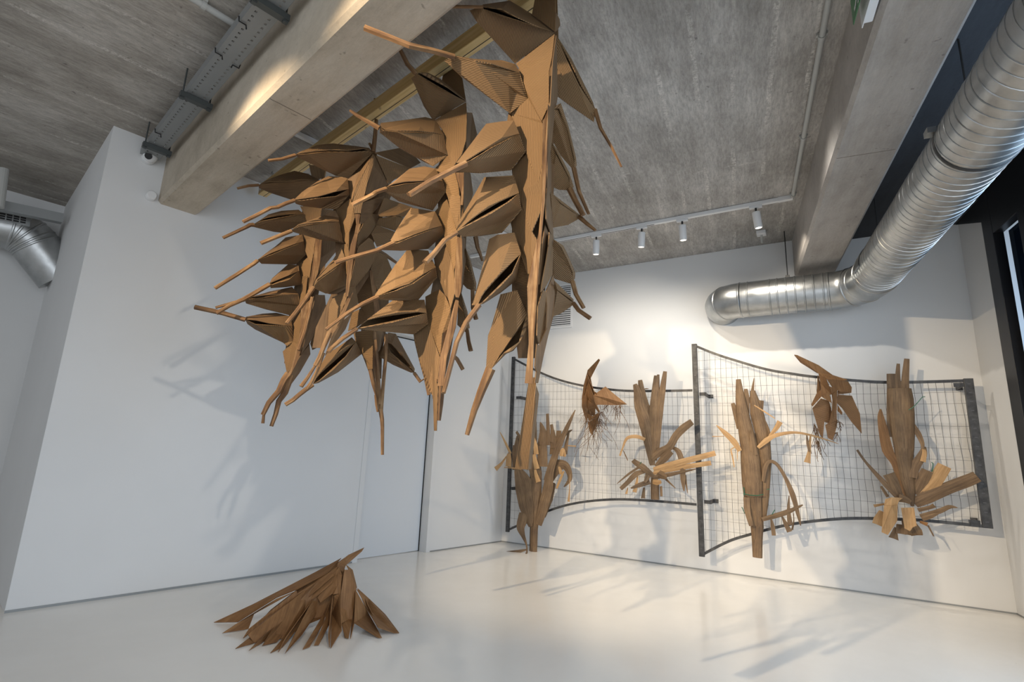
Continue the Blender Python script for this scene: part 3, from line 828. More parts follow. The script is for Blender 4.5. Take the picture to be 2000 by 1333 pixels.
panel(gA, A, 'P1034,738,.0 1047,738,.01 1046,790,.03 1031,918,.03 1006,916,.0 1012,880,.0', (-14, 100), .02, m='corr', name='strip')
panel(gA, A, 'P1046,752,.03 1052,770,-.02 1037,916,-.02 1031,918,.03', (-14, 100), .0, m='kraft', name='strip')
pod(gA, A, 'N a1815,1075; U 1790,1000 1700,850 1580,580; M 1435,345; A 1780,1010 1680,845 1560,590; B 1770,1010 1660,840 1540,590; L b1900,190 1640,10 a1440,935; T b1912,70 1965,250 P1195,288 1214,326', dN=-.20, dM=-.02, off=.02, base=.0, ru=(360, 650), rl=(360, 650), w=(9, 4))
pod(gA, A, 'N b1705,640; U 1730,620 1722,540 1650,240 1575,10; M 1478,60; A 1710,560 1640,260 1560,60; B 1700,560 1630,280 1550,80; L 1690,650 1580,520 1500,375 1470,270; T 1705,640 1755,870 1850,1090', dN=-.20, dM=-.02, off=.02, ru=(-100, 110), rl=(-100, 110), w=(10, 6))
pod(gA, A, 'N b1665,845; U 1702,830 1655,685 1540,465; M 1482,385; A 1660,740 1540,500; B 1650,740 1530,510; L 1640,855 1560,852 1480,815 1475,500; T 1665,845 1720,960 1795,1100', dN=-.20, dM=-.02, off=.02, ru=(-100, 130), rl=(-100, 130), w=(13, 10))
pod(gA, A, 'N c1655,210; U b1760,1100 1600,980; M 1478,882; A 1700,1070 1580,985; B 1690,1072 1570,990; L c1640,242 1545,295 1400,322 1372,110; T 1655,215 1740,290 1815,350', dN=-.20, dM=-.02, off=.02, ru=(-50, 100), rl=(-50, 100), w=(10, 6))
pod(gA, A, 'N c1590,845; U 1612,825 1615,770 1562,640 1500,505; M 1405,440; A 1590,760 1540,640 1480,520; B 1580,760 1530,640 1470,520; L 1570,868 1420,822 1392,755 1400,520; T 1590,845 1625,975 1700,1108', dN=-.20, dM=-.02, off=.02, ru=(90, 110), rl=(70, 110), w=(10, 8))
pod(gA, A, 'N c1600,1055; U 1600,1028 1440,912; M 1412,845; A 1580,1030 1440,930; B 1570,1040 1440,940; L 1585,1085 1480,1160 1400,1192 1415,950; T 1600,1060 d1450,230 1565,310', dN=-.20, dM=-.02, off=.02, ru=(100, 45), rl=(100, 45), w=(9, 9))

# ---- B: second from the camera
gB, B_ = garland(2.58, 'second nearest cardboard garland, hanging left of the largest one in front of the door')
strip(gB, B_, 'P872,128 874,100 875,78 878,56', (7, 5), -.10, -.12, name='hanging_tail')
panel(gB, B_, 'e1400,410 1355,660 1500,790 1665,905 1620,620 1500,480', (-100, 55), -.06, tilt=.12)
pod(gB, B_, 'N e1030,565; U 1180,555 1330,630 1640,880; M 1668,922; A 1060,545 1190,572 1420,735; B 1080,592 1280,720 1480,825; L 960,620 1010,720 1120,980 1240,1165; T 1020,560 905,430 855,330 800,220 785,185', ru=(450, 300), rl=(450, 190), w=(10, 7), dN=.14, dT=.22)
pod(gB, B_, 'N f640,180; U 650,130 900,100 1190,58 1315,88; M 1412,272; A 700,205 850,225 1100,226 1290,246; B 690,218 850,238 1100,240 1290,258; L 640,245 880,432 1180,602 1285,652 1472,520; T 630,185 500,110 365,35 270,-30', ru=(100, 5), rl=(3, 100), w=(11, 5), dN=.16, dT=.16)
pod(gB, B_, 'N f715,915; U 830,830 1000,690 1180,660 1310,688; M 1400,835; A 800,876 950,846 1150,836; B 800,898 950,868 1150,852; L 700,965 870,1082 1280,1192 1442,960; T 715,925 590,970 550,1000 300,1125', ru=(100, 18), rl=(20, 100), w=(9, 9), dN=.16, dT=.24, up='kraft')
pod(gB, B_, 'N g805,582; U 770,560 850,420 1020,165 1310,212; M 1392,382; A 870,570 1060,490 1230,430; B 850,592 1080,498 1240,440; L 640,678 900,684 1220,664 1422,480; T 805,585 600,680 310,760 90,832', ru=(100, 35), rl=(450, -130), w=(9, 7), dN=.16, dT=.26)
pod(gB, B_, 'N h615,238; U g580,1225 700,1070 830,860 980,668 1225,690; M 1315,890; A 820,1152 1000,1090 1160,980; B 830,1175 1050,1085 1190,985; L h640,282 1000,302 1100,292 g1335,1010; T h615,245 430,332 250,440 -20,650', ru=(100, -62), rl=(8, 100), w=(9, 6), dN=.15, dT=.26)
pod(gB, B_, 'N h365,632; U 500,522 800,295 1180,290; M 1205,450; A 480,535 640,490 860,445 1100,436; B 420,626 800,560 1100,480; L 370,645 700,672 1050,706 1224,580; T 360,640 180,760 50,872 P641,688', ru=(100, 95), rl=(450, -70), w=(8, 8), dN=.17, dT=.28)
panel(gB, B_, 'e1670,935,.08 1262,1165,-.02 f1388,200,-.01 1472,520,.02 1540,655,.05 1640,510,.08 1692,330,.1 1700,60,.1', (4, 100), .05)
panel(gB, B_, 'f1700,0,.08 1760,0,-.06 1822,270,-.08 1735,420,-.06 1690,470,.05 1692,330,.09', (0, 100), .0, m='kraft')
panel(gB, B_, 'f1478,520,.01 1305,690,-.06 1400,860,-.02 1442,965,.0 1520,1175,.04 1620,1331,.08 1632,1200,.08 1600,900,.08 1560,740,.08 1540,655,.05', (100, 22), .03)
panel(gB, B_, 'f1560,735 1660,735 1662,900 1650,1132 1620,1130 1630,1000 1602,880', (-2, 100), .1, m='tail', name='spine_ridge')
panel(gB, B_, 'f1660,720,.08 1740,740,-.06 1772,990,-.08 1742,1100,-.08 1660,1260,.0 1655,1000,.08', (0, 100), .0, m='kraft')
panel(gB, B_, 'g1458,60,.02 1308,212,-.06 1395,382,-.02 1430,525,.02 1575,430,.08 1502,190,.06', (100, 2), .02)
panel(gB, B_, 'g1462,10,.03 1622,20,.09 1622,330,.09 1575,425,.09 1500,190,.06', (100, 22), .06)
panel(gB, B_, 'g1430,525,.02 1575,425,.08 1595,700,.09 1545,930,.09 1515,800,.06 1452,640,.02', (100, 6), .05)
panel(gB, B_, 'g1452,640,.01 1298,780,-.06 1320,900,-.03 1382,1085,.0 1460,1300,.04 h1502,400,.08 g1562,1180,.09 1545,940,.09 1512,800,.06', (6, 100), .04)
panel(gB, B_, 'g1580,515 1640,540 1645,900 1625,1190 1600,1262 1562,1255 1545,1180 1552,950', (0, 100), .1, m='tail', name='spine_ridge')
panel(gB, B_, 'g1625,500,.08 1672,540,-.03 1690,760,-.05 1645,1060,-.03 1625,1190,.05 1640,800,.09', (0, 100), .0, m='kraft')
pod(gB, B_, 'N g1775,1175; U 1808,1180 1812,1090 1745,820; M 1682,650; A 1790,1100 1730,840; B 1780,1100 1722,850; L 1700,1145 1642,1080 1650,760; T 1770,1165 h1775,380 1812,522', dN=-.12, dM=-.02, off=.035, ru=(100, 18), rl=(100, 18), w=(8, 9))
strip(gB, B_, 'c645,412 665,520 690,580 712,650', (10, 5), -.12, -.14, m='tail')
pod(gB, B_, 'N h1705,645; U 1732,630 1702,430; M 1620,170; A 1710,560 1680,430; B 1705,560 1670,430; L 1690,685 1585,592 1600,300; T 1702,650 1720,790 1748,908', dN=-.12, dM=-.02, off=.035, ru=(5, 100), rl=(5, 100), w=(7, 9))
strip(gB, B_, 'h1520,960 1580,1010 1620,1080 1652,1140', (8, 8), -.10, -.12)
panel(gB, B_, 'h1365,160,.0 1195,250,-.07 1200,430,-.05 1232,580,-.02 1380,985,.06 1402,700,.07 1490,640,.07 1505,400,.08 1440,240,.05', (100, 9), .02)
panel(gB, B_, 'h1232,580,-.02 1048,690,-.08 1062,800,-.07 1125,1060,-.02 1205,1340,.02 P846,775,.03 848,842,.03 853,842,.05 856,760,.06 h1345,1300,.06 1372,990,.06', (14, 100), .0)
panel(gB, B_, 'h1410,700,.09 1470,640,.08 1562,285,.1 1602,300,.1 1565,620,.1 1452,1000,.1 1420,1340,.1 1345,1340,.08 1372,990,.08', (-8, 100), .1, m='tail', name='spine_ridge')
strip(gB, B_, 'h1330,1280 l2540,700 P858,780 856,822', (9, 6), .06, .05)
strip(gB, B_, 'P866,740 862,790 858,822', (9, 6), .04, .04)

# ---- C: third
gC, C_ = garland(1.83, 'third nearest cardboard garland, its spine slanting down to the lower left')
strip(gC, C_, 'P729,297 733,262 735,236 736,222 733,196 730,176', (9, 5), .02, -.10, name='hanging_tail')
strip(gC, C_, 'o690,215 650,110 630,80', (6, 6), .0, -.05, name='hanging_tail')
pod(gC, C_, 'N i915,348; U 980,310 1200,225 1400,205 1700,240 1870,262; M 1920,320; A 1000,326 1180,297 1350,287 1600,297 1800,270; B 1050,338 1300,312 1650,312 1850,297; L 960,388 1240,520 1440,622 1600,655; T 915,350 740,402 560,422', ru=(6, 100), rl=(100, 3), w=(7, 6), dN=.12, dT=.16)
pod(gC, C_, 'N i895,938; U 1000,840 1200,700 1340,632 1500,640 1592,660; M 1605,798; A 980,928 1200,898 1440,830; B 980,948 1200,916 1440,892; L 920,985 1000,1012 1230,1042 1450,1060 1612,870; T 905,940 790,980 680,1030 590,1040 380,1150 230,1222', ru=(100, -22), rl=(16, 100), w=(8, 7), dN=.14, dT=.22, up='kraft')
pod(gC, C_, 'N j1125,335; U 1220,260 1340,222 1560,140 1700,75 1745,170; M 1745,222; A 1225,268 1400,236 1600,222; B 1235,280 1400,250 1600,232; L 1140,352 1280,372 1500,452 1805,495; T 1130,340 950,412 730,500', ru=(100, -30), rl=(16, 100), w=(8, 8), dN=.14, dT=.2, up='kraft')
pod(gC, C_, 'N m345,1215; U 385,1108 440,1030 600,860 710,688; M 765,852; A 405,1108 620,955; B 400,1130 620,972; L 410,1245 510,1290 772,1185; T n350,405 250,560 130,720 0,880', ru=(100, -110), rl=(60, 100), w=(9, 7), dN=.12, dT=.2)
panel(gC, C_, 'm500,1285 772,1180 765,1235 650,1295 560,1300', (100, -30), -.06, m='kraft')
panel(gC, C_, 'o705,222,.08 1080,150,-.04 1300,260,-.06 1395,372,-.04 1240,455,.04', (100, 40), .0, m='kraft', name='pod_panel')
panel(gC, C_, 'o720,255,.07 1240,455,.03 1180,530,.0 1000,625,-.02 920,695,-.03 840,520,.02', (25, 100), .03, name='pod_panel')
panel(gC, C_, 'g690,42,.04 860,100,-.02 1035,160,-.04 935,275,.02 830,258,.05 650,272,.05 608,250,.05', (100, 12), .0, name='pod_panel')
panel(gC, C_, 'g625,292,.03 830,268,.05 925,285,.02 835,445,-.06 590,372,-.03', (14, 100), .0, name='pod_panel')
panel(gC, C_, 'g600,375,-.02 825,460,-.04 770,585,-.08 600,640,-.06 530,480,.0', (100, 26), -.05, name='pod_panel')
panel(gC, C_, 'g500,530,.06 545,560,.02 598,700,-.02 595,750,-.02 500,930,.0 335,1130,.05 255,1135,.07 290,1000,.08 370,640,.09', (-18, 100), .04, name='pod_panel')
panel(gC, C_, 'o683,240,.09 490,500,.0 300,598,-.04 340,870,.0 365,965,.04 430,740,.06 640,335,.09', (-30, 100), .04, m='kraft')
panel(gC, C_, 'o682,245,.1 640,335,.1 430,740,.08 368,975,.07 402,1110,.08 490,1120,.1 560,830,.1 680,400,.1', (-24, 100), .09)
panel(gC, C_, 'o690,245,.1 905,695,-.04 850,770,-.02 720,850,.0 560,840,.09 680,400,.1', (-10, 100), .04, m='kraft')
panel(gC, C_, 'm830,55,.03 650,205,-.05 690,400,-.04 745,580,.0 810,720,.07 815,500,.07 890,300,.08 870,175,.08', (100, 3), .03)
panel(gC, C_, 'm985,108,.09 1270,20,-.05 1180,180,-.03 1110,255,.02 985,385,.08 955,385,.09 962,250,.1', (100, -8), .03, m='kraft')
panel(gC, C_, 'm1195,262,-.05 1175,395,-.04 1090,510,.0 940,680,.07 920,700,.09 925,520,.1 1000,370,.07 1110,252,.02', (-40, 100), .03)
panel(gC, C_, 'm870,172 985,108 965,245 885,248', (-5, 100), .11, name='spine_ridge')
panel(gC, C_, 'm885,255 955,258 940,385 965,390 930,512 882,510 905,390', (-8, 100), .11, m='tail', name='spine_ridge')
panel(gC, C_, 'm882,512 925,515 895,700 870,830 800,1331 765,1320 790,900 830,660', (-14, 100), .11, m='tail', name='spine_ridge')
panel(gC, C_, 'm905,690 870,900 830,1190 800,1220 850,960 880,800', (-14, 100), .06, m='tail', name='spine_ridge')
panel(gC, C_, 'm790,640,.06 715,660,-.04 730,860,-.02 765,1000,.03 800,1080,.07 825,800,.08', (100, 3), .03)
panel(gC, C_, 'n770,478,.05 600,560,-.05 555,660,-.06 538,920,-.04 680,800,.03 775,580,.07', (-48, 100), .0)
panel(gC, C_, 'n800,420,.09 890,400,.05 930,610,.0 860,740,.03 760,800,.07 700,900,.09 600,940,.1 740,720,.1', (-48, 100), .05)
panel(gC, C_, 'n790,560,.1 870,470,.1 760,740,.1 600,1010,.1 440,1340,.1 400,1340,.1 520,1000,.1 690,790,.1', (-50, 100), .1, m='tail', name='spine_ridge')
panel(gC, C_, 'n850,750,.04 760,960,.02 560,1210,.06 500,1300,.08 600,1010,.08 720,850,.07', (-50, 100), .05, m='kraft')
strip(gC, C_, 'l1090,60 1010,260 960,390 900,500', (9, 8), .11, .12)
strip(gC, C_, 'l915,480 800,660 718,770', (5, 8), .1, .12)
strip(gC, C_, 'l1010,330 930,560 850,720 790,800', (7, 6), .08, .08)

# ---- E: hangs from the same hook, behind C
gE, E_ = garland(1.83, 'cardboard garland behind the third one, its long tails hanging lowest before the door')
gE.location = gE.location + E_.tw * -.2 - Z * .02
EB = -.2
strip(gE, E_, 'P726,520 727,420 729,330 733,250 732,182', (8, 5), EB, -.12, name='hanging_tail')
panel(gE, E_, 'n1090,185,-.12 1040,260,-.22 900,430,-.26 925,600,-.24 970,690,-.22 1060,820,-.14 1205,820,-.12 1215,720,-.12 1160,480,-.12', (100, 3), EB)
panel(gE, E_, 'm1180,750,-.14 1290,790,-.24 1375,1000,-.3 1330,1100,-.3 1195,1285,-.22 1150,1180,-.13 1090,965,-.13', (100, 6), EB)
strip(gE, E_, 'm1180,730 1290,790 1430,890', (10, 6), EB - .04, EB - .1)
panel(gE, E_, 'n1078,190 1110,190 1170,480 1212,700 1150,790 1112,480', (12, 100), -.10, m='tail', name='spine_ridge')
panel(gE, E_, 'n970,685,-.2 850,740,-.26 800,980,-.28 910,935,-.24 1060,820,-.14', (100, 3), EB)
panel(gE, E_, 'l1400,60,-.24 1660,30,-.12 1655,540,-.12 1590,545,-.16 1570,430,-.18 1500,330,-.22 1430,180,-.25', (100, 4), EB)
panel(gE, E_, 'n1165,975,-.13 1250,980,-.2 1270,1040,-.24 1215,1220,-.22 1160,1290,-.14', (0, 100), EB, m='kraft')
panel(gE, E_, 'l1660,40 1700,60 1710,190 1740,560 1750,960 1700,820 1665,540', (6, 100), -.12, m='tail', name='spine_ridge')
strip(gE, E_, 'l1625,550 1665,740 1720,920 1755,1090', (9, 6), -.13, -.14)
strip(gE, E_, 'l1690,160 1715,480 1735,760 1750,1000', (7, 6), -.10, -.12)
strip(gE, E_, 'l1830,90 1820,420 1785,800 1765,1080', (7, 7), -.10, -.12)
strip(gE, E_, 'l1690,880 1700,1010 1718,1100', (5, 4), -.18, -.16)
strip(gE, E_, 'l1755,1060 1775,1200 1780,1290 P747,889', (9, 6), -.11, -.12)
pod(gE, E_, 'N l875,738; U 895,680 985,480 1060,340 1200,262 1380,130; M 1432,190; A 925,650 1045,500 1185,350 1300,260; B 960,690 1150,540 1300,380; L 950,720 1200,582 1510,342; T 875,742 780,810 700,872 615,945 515,1005', ru=(100, 8), rl=None, w=(9, 8), dN=.12, dT=.16, base=EB, lo='kraft')
pod(gE, E_, 'N h1055,1178; U 1060,1130 930,890 830,705 740,690; M 700,800; A 1000,1080 900,955 780,830; B 990,1120 890,1040 770,930; L 1010,1172 800,1080 640,985; T 1055,1178 1130,1285 l2340,660 P838,772', ru=(100, 120), rl=(100, 70), w=(7, 7), dN=.0, dM=.02, off=.05, base=EB, up='kraft', lo='kraft')

# ---- D: farthest
gD, D_ = garland(1.12, 'farthest cardboard garland, next to the end of the wooden beam by the left wall')
strip(gD, D_, 'P612,402 628,365 634,335 634,290 632,252', (7, 5), .0, -.12, name='hanging_tail')
panel(gD, D_, 'i1090,480 1230,500 1290,560 1280,640 1200,680 1120,620', (20, 100), -.04, m='kraft')
pod(gD, D_, 'N i440,742; U 520,692 700,620 900,562 1080,602 1225,682; M 1290,700; A 565,705 800,700 1000,670 1150,680; B 565,722 800,716 1000,688 1150,690; L 440,782 580,842 860,932 1100,900; T 440,742 300,752 155,788', ru=(18, 100), rl=(100, 4), w=(6, 5), dN=.1, dT=.12, lo='kraft')
pod(gD, D_, 'N j630,258; U 720,205 830,130 1000,82 1220,68; M 1295,128; A 760,186 960,128 1170,122; B 745,212 960,172 1180,132; L 650,292 900,352 1000,362 1335,230; T 640,260 590,262 540,290 235,432', ru=(8, 100), rl=(100, 4), w=(9, 6), dN=.12, dT=.16)
pod(gD, D_, 'N j685,722; U 800,632 930,540 1055,430 1270,390; M 1285,480; A 850,638 1050,560 1180,510; B 860,655 1050,575 1180,525; L 740,768 1180,778 1315,650; T 685,728 640,765 400,920 130,1088', ru=(100, -40), rl=(22, 100), w=(8, 7), dN=.12, dT=.16, up='kraft')
pod(gD, D_, 'N j845,1025; U 880,960 1085,780 1215,790; M 1225,862; A 870,1015 1080,928; B 880,1040 1100,975; L 860,1085 1060,1072 1275,1040; T 845,1035 650,1150 k700,300 520,380 350,482', ru=(100, -60), rl=(100, -10), w=(9, 7), dN=.12, dT=.18, up='kraft')
pod(gD, D_, 'N k720,300; U 850,258 1050,200 1335,140; M 1415,235; A 830,268 1020,240 1200,236; B 790,295 1050,262 1250,240; L 740,352 1000,430 1335,512 1442,380; T 715,305 540,352 338,408', ru=(100, -22), rl=(14, 100), w=(7, 5), dN=.1, dT=.1, up='kraft')
pod(gD, D_, 'N k728,565; U 740,530 950,490 1130,478 1312,522; M 1335,650; A 860,572 1050,615 1240,640; B 860,625 1100,640 1240,648; L 760,622 860,692 1220,862 1272,908 1352,850; T 728,565 420,475 65,400', ru=(100, -8), rl=(24, 100), w=(9, 9), dN=.1, dT=.08, up='kraft')
panel(gD, D_, 'j1240,20 1525,48 1505,165 1335,228 1290,115', (-6, 100), .04, tilt=.08)
panel(gD, D_, 'j1525,48,.06 1700,80,-.06 1600,130,-.05 1505,165,.05', (0, 100), .0, m='kraft')
panel(gD, D_, 'j1290,388,.0 1445,430,.09 1425,620,.09 1392,770,.09 1340,685,.04 1262,470,-.04', (4, 100), .05)
panel(gD, D_, 'j1345,685,.04 1215,800,-.05 1232,880,-.04 1290,1130,.02 1345,1130,.08 1390,770,.09', (100, 3), .03)
panel(gD, D_, 'j1440,435 1525,450 1500,760 1470,900 1405,1050 1335,1190 1300,1320 1345,1130 1385,900 1425,620', (-12, 100), .1, m='tail', name='spine_ridge')
panel(gD, D_, 'j1525,450,.06 1785,500,-.08 1750,560,-.09 1490,870,-.06 1500,700,.06', (0, 100), .0, m='kraft')
strip(gD, D_, 'j1520,460 1500,650 1470,840 1420,1000 1350,1140', (5, 5), .08, .1)
panel(gD, D_, 'k1475,0,.06 1540,0,.09 1505,340,.09 1435,360,.02 1460,150,.0', (100, 3), .05)
panel(gD, D_, 'k1445,470,.08 1335,660,-.02 1350,860,.0 1425,880,.09 1455,600,.1', (100, 3), .04)
panel(gD, D_, 'k1440,860,.08 1350,860,.0 1218,980,-.05 1272,1270,.0 1340,1190,.08 1405,960,.1', (100, 3), .03)
panel(gD, D_, 'k1450,440 1530,340 1620,258 1605,340 1545,690 1405,1110 1310,1300 1240,1340 1335,1180 1445,720', (-26, 100), .11, m='tail', name='spine_ridge')
strip(gD, D_, 'k1600,270 1560,480 1500,720 1420,960', (7, 6), .12, .12)
panel(gD, D_, 'k1640,240,.06 1760,245,-.08 1772,370,-.1 1640,640,-.08 1600,800,-.06 1440,1040,.06 1545,690,.09', (-30, 100), .0, m='kraft')
panel(gD, D_, 'k1560,885,-.08 1572,1015,-.1 l700,590,-.06 530,820,.0 500,850,.05 k1330,1240,.09 1440,1035,.08', (-60, 100), .0, m='kraft')
panel(gD, D_, 'k1640,640 1790,655 1780,875 1600,962 1572,880', (100, -6), -.14)
panel(gD, D_, 'k1740,370 1835,380 1795,645 1650,600', (100, -6), -.15, m='kraft')
strip(gD, D_, 'l560,600 500,680 430,830 300,980 222,1140', (14, 8), .1, .1)
strip(gD, D_, 'l235,1130 222,1250', (5, 6), .1, .1)
strip(gD, D_, 'l590,620 510,850 430,960 390,1130 332,1288', (13, 7), .08, .06)

# folded cores that close the garlands from behind
def core(root, S, txt, d):
    p, _ = pts_of(txt); L, R = [], []
    for x, y, w, s_ in p: L.append(S.P(x - w / 2, y, d)); R.append(S.P(x + w / 2, y, d))
    q = MB()
    for i in range(len(L) - 1): q.face([L[i], R[i], R[i + 1], L[i + 1]], Z)
    q.build('spine_core', 'kraft', root, solid=0.004)
core(gA, A, 'P1068,-20,40 1066,80,50 1050,150,90 1035,240,90 1048,330,70 1040,420,80 1035,520,70 1030,600,60 1030,700,36', -.10)
core(gB, B_, 'P885,215,50 890,300,50 880,340,60 885,420,56 880,480,60 878,540,60 862,620,60 858,700,40 852,780,14', -.10)
core(gC, C_, 'P727,300,16 712,340,80 705,380,120 700,430,90 690,490,70 690,540,60 670,580,50 640,640,46 620,680,20', -.09)
core(gD, D_, 'P612,400,40 616,440,60 610,500,60 600,560,50 590,610,50 585,660,50 570,710,30', -.10)
core(gE, E_, 'P735,520,50 735,580,50 730,640,50 726,690,40 735,740,20', -.30)

# ================================================================== framed wire panels on the back wall
GO = 0.24                                                    # stand-off of the panels from the wall
GQ = QB + NB * GO
def gp_(txt):
    p, _ = pts_of(txt); return [on_plane(k[0], k[1], GQ, NB) for k in p]
def sz(P): return (P - CORNER).dot(BW), P.z
def G3(s_, z_, off=0.0): return PB(s_, z_, GO + off)

def interp(curve, s_):
    for (a, za), (b_, zb) in zip(curve, curve[1:]):
        if a <= s_ <= b_: return za + (zb - za) * (s_ - a) / (b_ - a)
    return curve[0][1] if s_ < curve[0][0] else curve[-1][1]

def smooth_curve(P, n=6):
    out = []
    for i in range(len(P) - 1):
        p0, p1, p2, p3 = P[max(i - 1, 0)], P[i], P[i + 1], P[min(i + 2, len(P) - 1)]
        for k in range(n):
            t = k / n
            out.append(0.5 * ((2 * p1) + (p2 - p0) * t + (2 * p0 - 5 * p1 + 4 * p2 - p3) * t * t + (3 * p1 - p0 - 3 * p2 + p3) * t ** 3))
    return out + [P[-1]]

def wire_panel(label, top, bot, posts, brackets, seed):
    rnd = random.Random(seed)
    T, Bt = smooth_curve(gp_(top)), smooth_curve(gp_(bot))
    t = thing('wire_panel', T[0], label, 'wire panel', 'steel framed wire panels on the back wall')
    for nm, c in (('top_rail', T), ('bottom_rail', Bt)):
        q = MB()
        for a, b_ in zip(c, c[1:]):
            u = (b_ - a); un = u.normalized(); sd = NB.cross(un)
            q.box(a - sd * 0.013 - NB * 0.004, u + un * .002, sd * 0.026, NB * 0.008)
        q.build(nm, 'steel', t)
    for a, b_, w in posts:
        a, b_ = gp_(a)[0], gp_(b_)[0]
        u = b_ - a; un = u.normalized(); sd = NB.cross(un)
        q = MB(); q.box(a - sd * w / 2 - NB * 0.02 + un * -.01, u + un * .02, sd * w, NB * 0.032); po = q.build('post', 'steel', t, bevel=0.003)
        q = MB(); n = 16
        for k in range(n): q.cbox(a + u * ((k + .5) / n) + NB * 0.0125, sd * 0.010, un * 0.005, NB * 0.002)
        q.build('wire_hook', 'wire', po)
    tc, bc = [sz(p) for p in T], [sz(p) for p in Bt]
    s0, s1 = max(tc[0][0], bc[0][0]) + .005, min(tc[-1][0], bc[-1][0]) - .005
    q = MB(); r = 0.0015
    k = 0; sx = s0 + .03
    while sx < s1:
        zt, zb = interp(tc, sx), interp(bc, sx)
        pts = [G3(sx + .004 * math.sin(3 * u + sx * 9) + rnd.uniform(-.002, .002), zb + (zt - zb) * u / 7, .006) for u in range(8)]
        q.tube(pts, r, 4, cap=False); sx += .0545
    zz = min(z_ for _, z_ in bc) + .05
    while zz < max(z_ for _, z_ in tc):
        run = []; n = 60
        for i in range(n + 1):
            sx = s0 + (s1 - s0) * i / n
            ok = interp(bc, sx) < zz + .0 < interp(tc, sx)
            if ok: run.append(G3(sx, zz + .004 * math.sin(sx * 4 + zz * 7), .008))
            if (not ok or i == n) and run:
                if len(run) > 1: q.tube(run, r, 4, cap=False)
                run = []
        zz += .098
    q.build('wire_mesh', 'wire', t)
    for px in brackets:
        a = gp_(px)[0]
        q = MB(); q.box(PB(*sz(a), 0.0) - BW * .02 - Z * .02, BW * .005, Z * .04, NB * (GO + .0)); q.box(PB(*sz(a), 0.0) - BW * .02 - Z * .02, BW * .05, Z * .04, NB * .006)
        q.box(PB(*sz(a), GO - .006) - BW * .075 - Z * .018, BW * .075, Z * .036, NB * .006)
        q.build('wall_bracket', 'steel', t)
    return t
wire_panel('wire panel with curved rails at left, meeting the corner and hung behind two cardboard stalks',
           'P1003,701 1053,727 1094,743 1139,754 1180,760 1228,764 1300,764 1352,763',
           'P992,1036 1022,1022 1065,1001 1108,987 1156,979 1211,976 1276,979 1360,986',
           [('P1003,699', 'P991,1038', 0.045)], ['P1018,777', 'P1003,955'], 3)
wire_panel('wire panel with curved rails at right, next to the window pier, with tall left post',
           'P1358,676 1395,691 1441,706 1497,722 1543,730 1595,737 1700,746 1778,747 1889,744',
           'P1372,1084 1423,1058 1467,1044 1515,1031 1562,1022 1626,1015 1682,1013 1760,1015 1815,1018 1926,1029',
           [('P1356,674', 'P1371,1086', 0.055), ('P1891,742', 'P1929,1030', 0.066)], ['P1380,770', 'P1390,982', 'P1884,752', 'P1915,1022'], 5)

# ================================================================== cardboard plants tied to the wire panels
class Wallsheet(Sheet):
    def __init__(s, off): s.off = off
    def P(s, px, py, d=0.0): return on_plane(px, py, GQ + NB * (s.off + d), NB)
    tw = NB

def leaf(root, S, txt, d=.03, d1=None, m='husk', name='leaf', curl=.10, twist=0.0):
    """ribbon: x,y,width along the blade (width in view pixels)"""
    p, _ = pts_of(txt); d1 = d if d1 is None else d1
    n = len(p)
    mid = [S.P(k[0], k[1], d + (d1 - d) * i / (n - 1)) for i, k in enumerate(p)]
    wid = [(k[2] or 1.0) / k[3] for k in p]
    # resample smoothly
    fine, fw, seg = [], [], 4
    for i in range(n - 1):
        a, b_, c, e = mid[max(i - 1, 0)], mid[i], mid[i + 1], mid[min(i + 2, n - 1)]
        for k in range(seg):
            t = k / seg
            fine.append(0.5 * ((2 * b_) + (c - a) * t + (2 * a - 5 * b_ + 4 * c - e) * t * t + (3 * b_ - a - 3 * c + e) * t ** 3))
            fw.append(wid[i] + (wid[i + 1] - wid[i]) * t)
    fine.append(mid[-1]); fw.append(wid[-1])
    q = MB(); rows = []; L = 0
    for i, P in enumerate(fine):
        dr = (fine[min(i + 1, len(fine) - 1)] - fine[max(i - 1, 0)])
        if dr.length < 1e-6: dr = Vector((0, 0, 1))
        dr.normalize()
        sd = dr.cross(NB)
        sd = sd.normalized() if sd.length > 1e-3 else BW.copy()
        up = sd.cross(dr).normalized()
        if up.dot(NB) < 0: up = -up
        an = twist * (i / (len(fine) - 1))
        sd = sd * math.cos(an) + up * math.sin(an)
        w = max(fw[i], .6) / F_PX * depth_of(P) / 2
        if i: L += (P - fine[i - 1]).length
        rows.append((P - sd * w - up * (w * curl), P + up * (w * curl * .6), P + sd * w - up * (w * curl), w, L))
    for a, b_ in zip(rows, rows[1:]):
        q.quad_uv([a[0], a[1], b_[1], b_[0]], [(-a[3], a[4]), (0, a[4]), (0, b_[4]), (-b_[3], b_[4])])
        q.quad_uv([a[1], a[2], b_[2], b_[1]], [(0, a[4]), (a[3], a[4]), (b_[3], b_[4]), (0, b_[4])])
    return q.build(name, m, root, solid=0.0035)

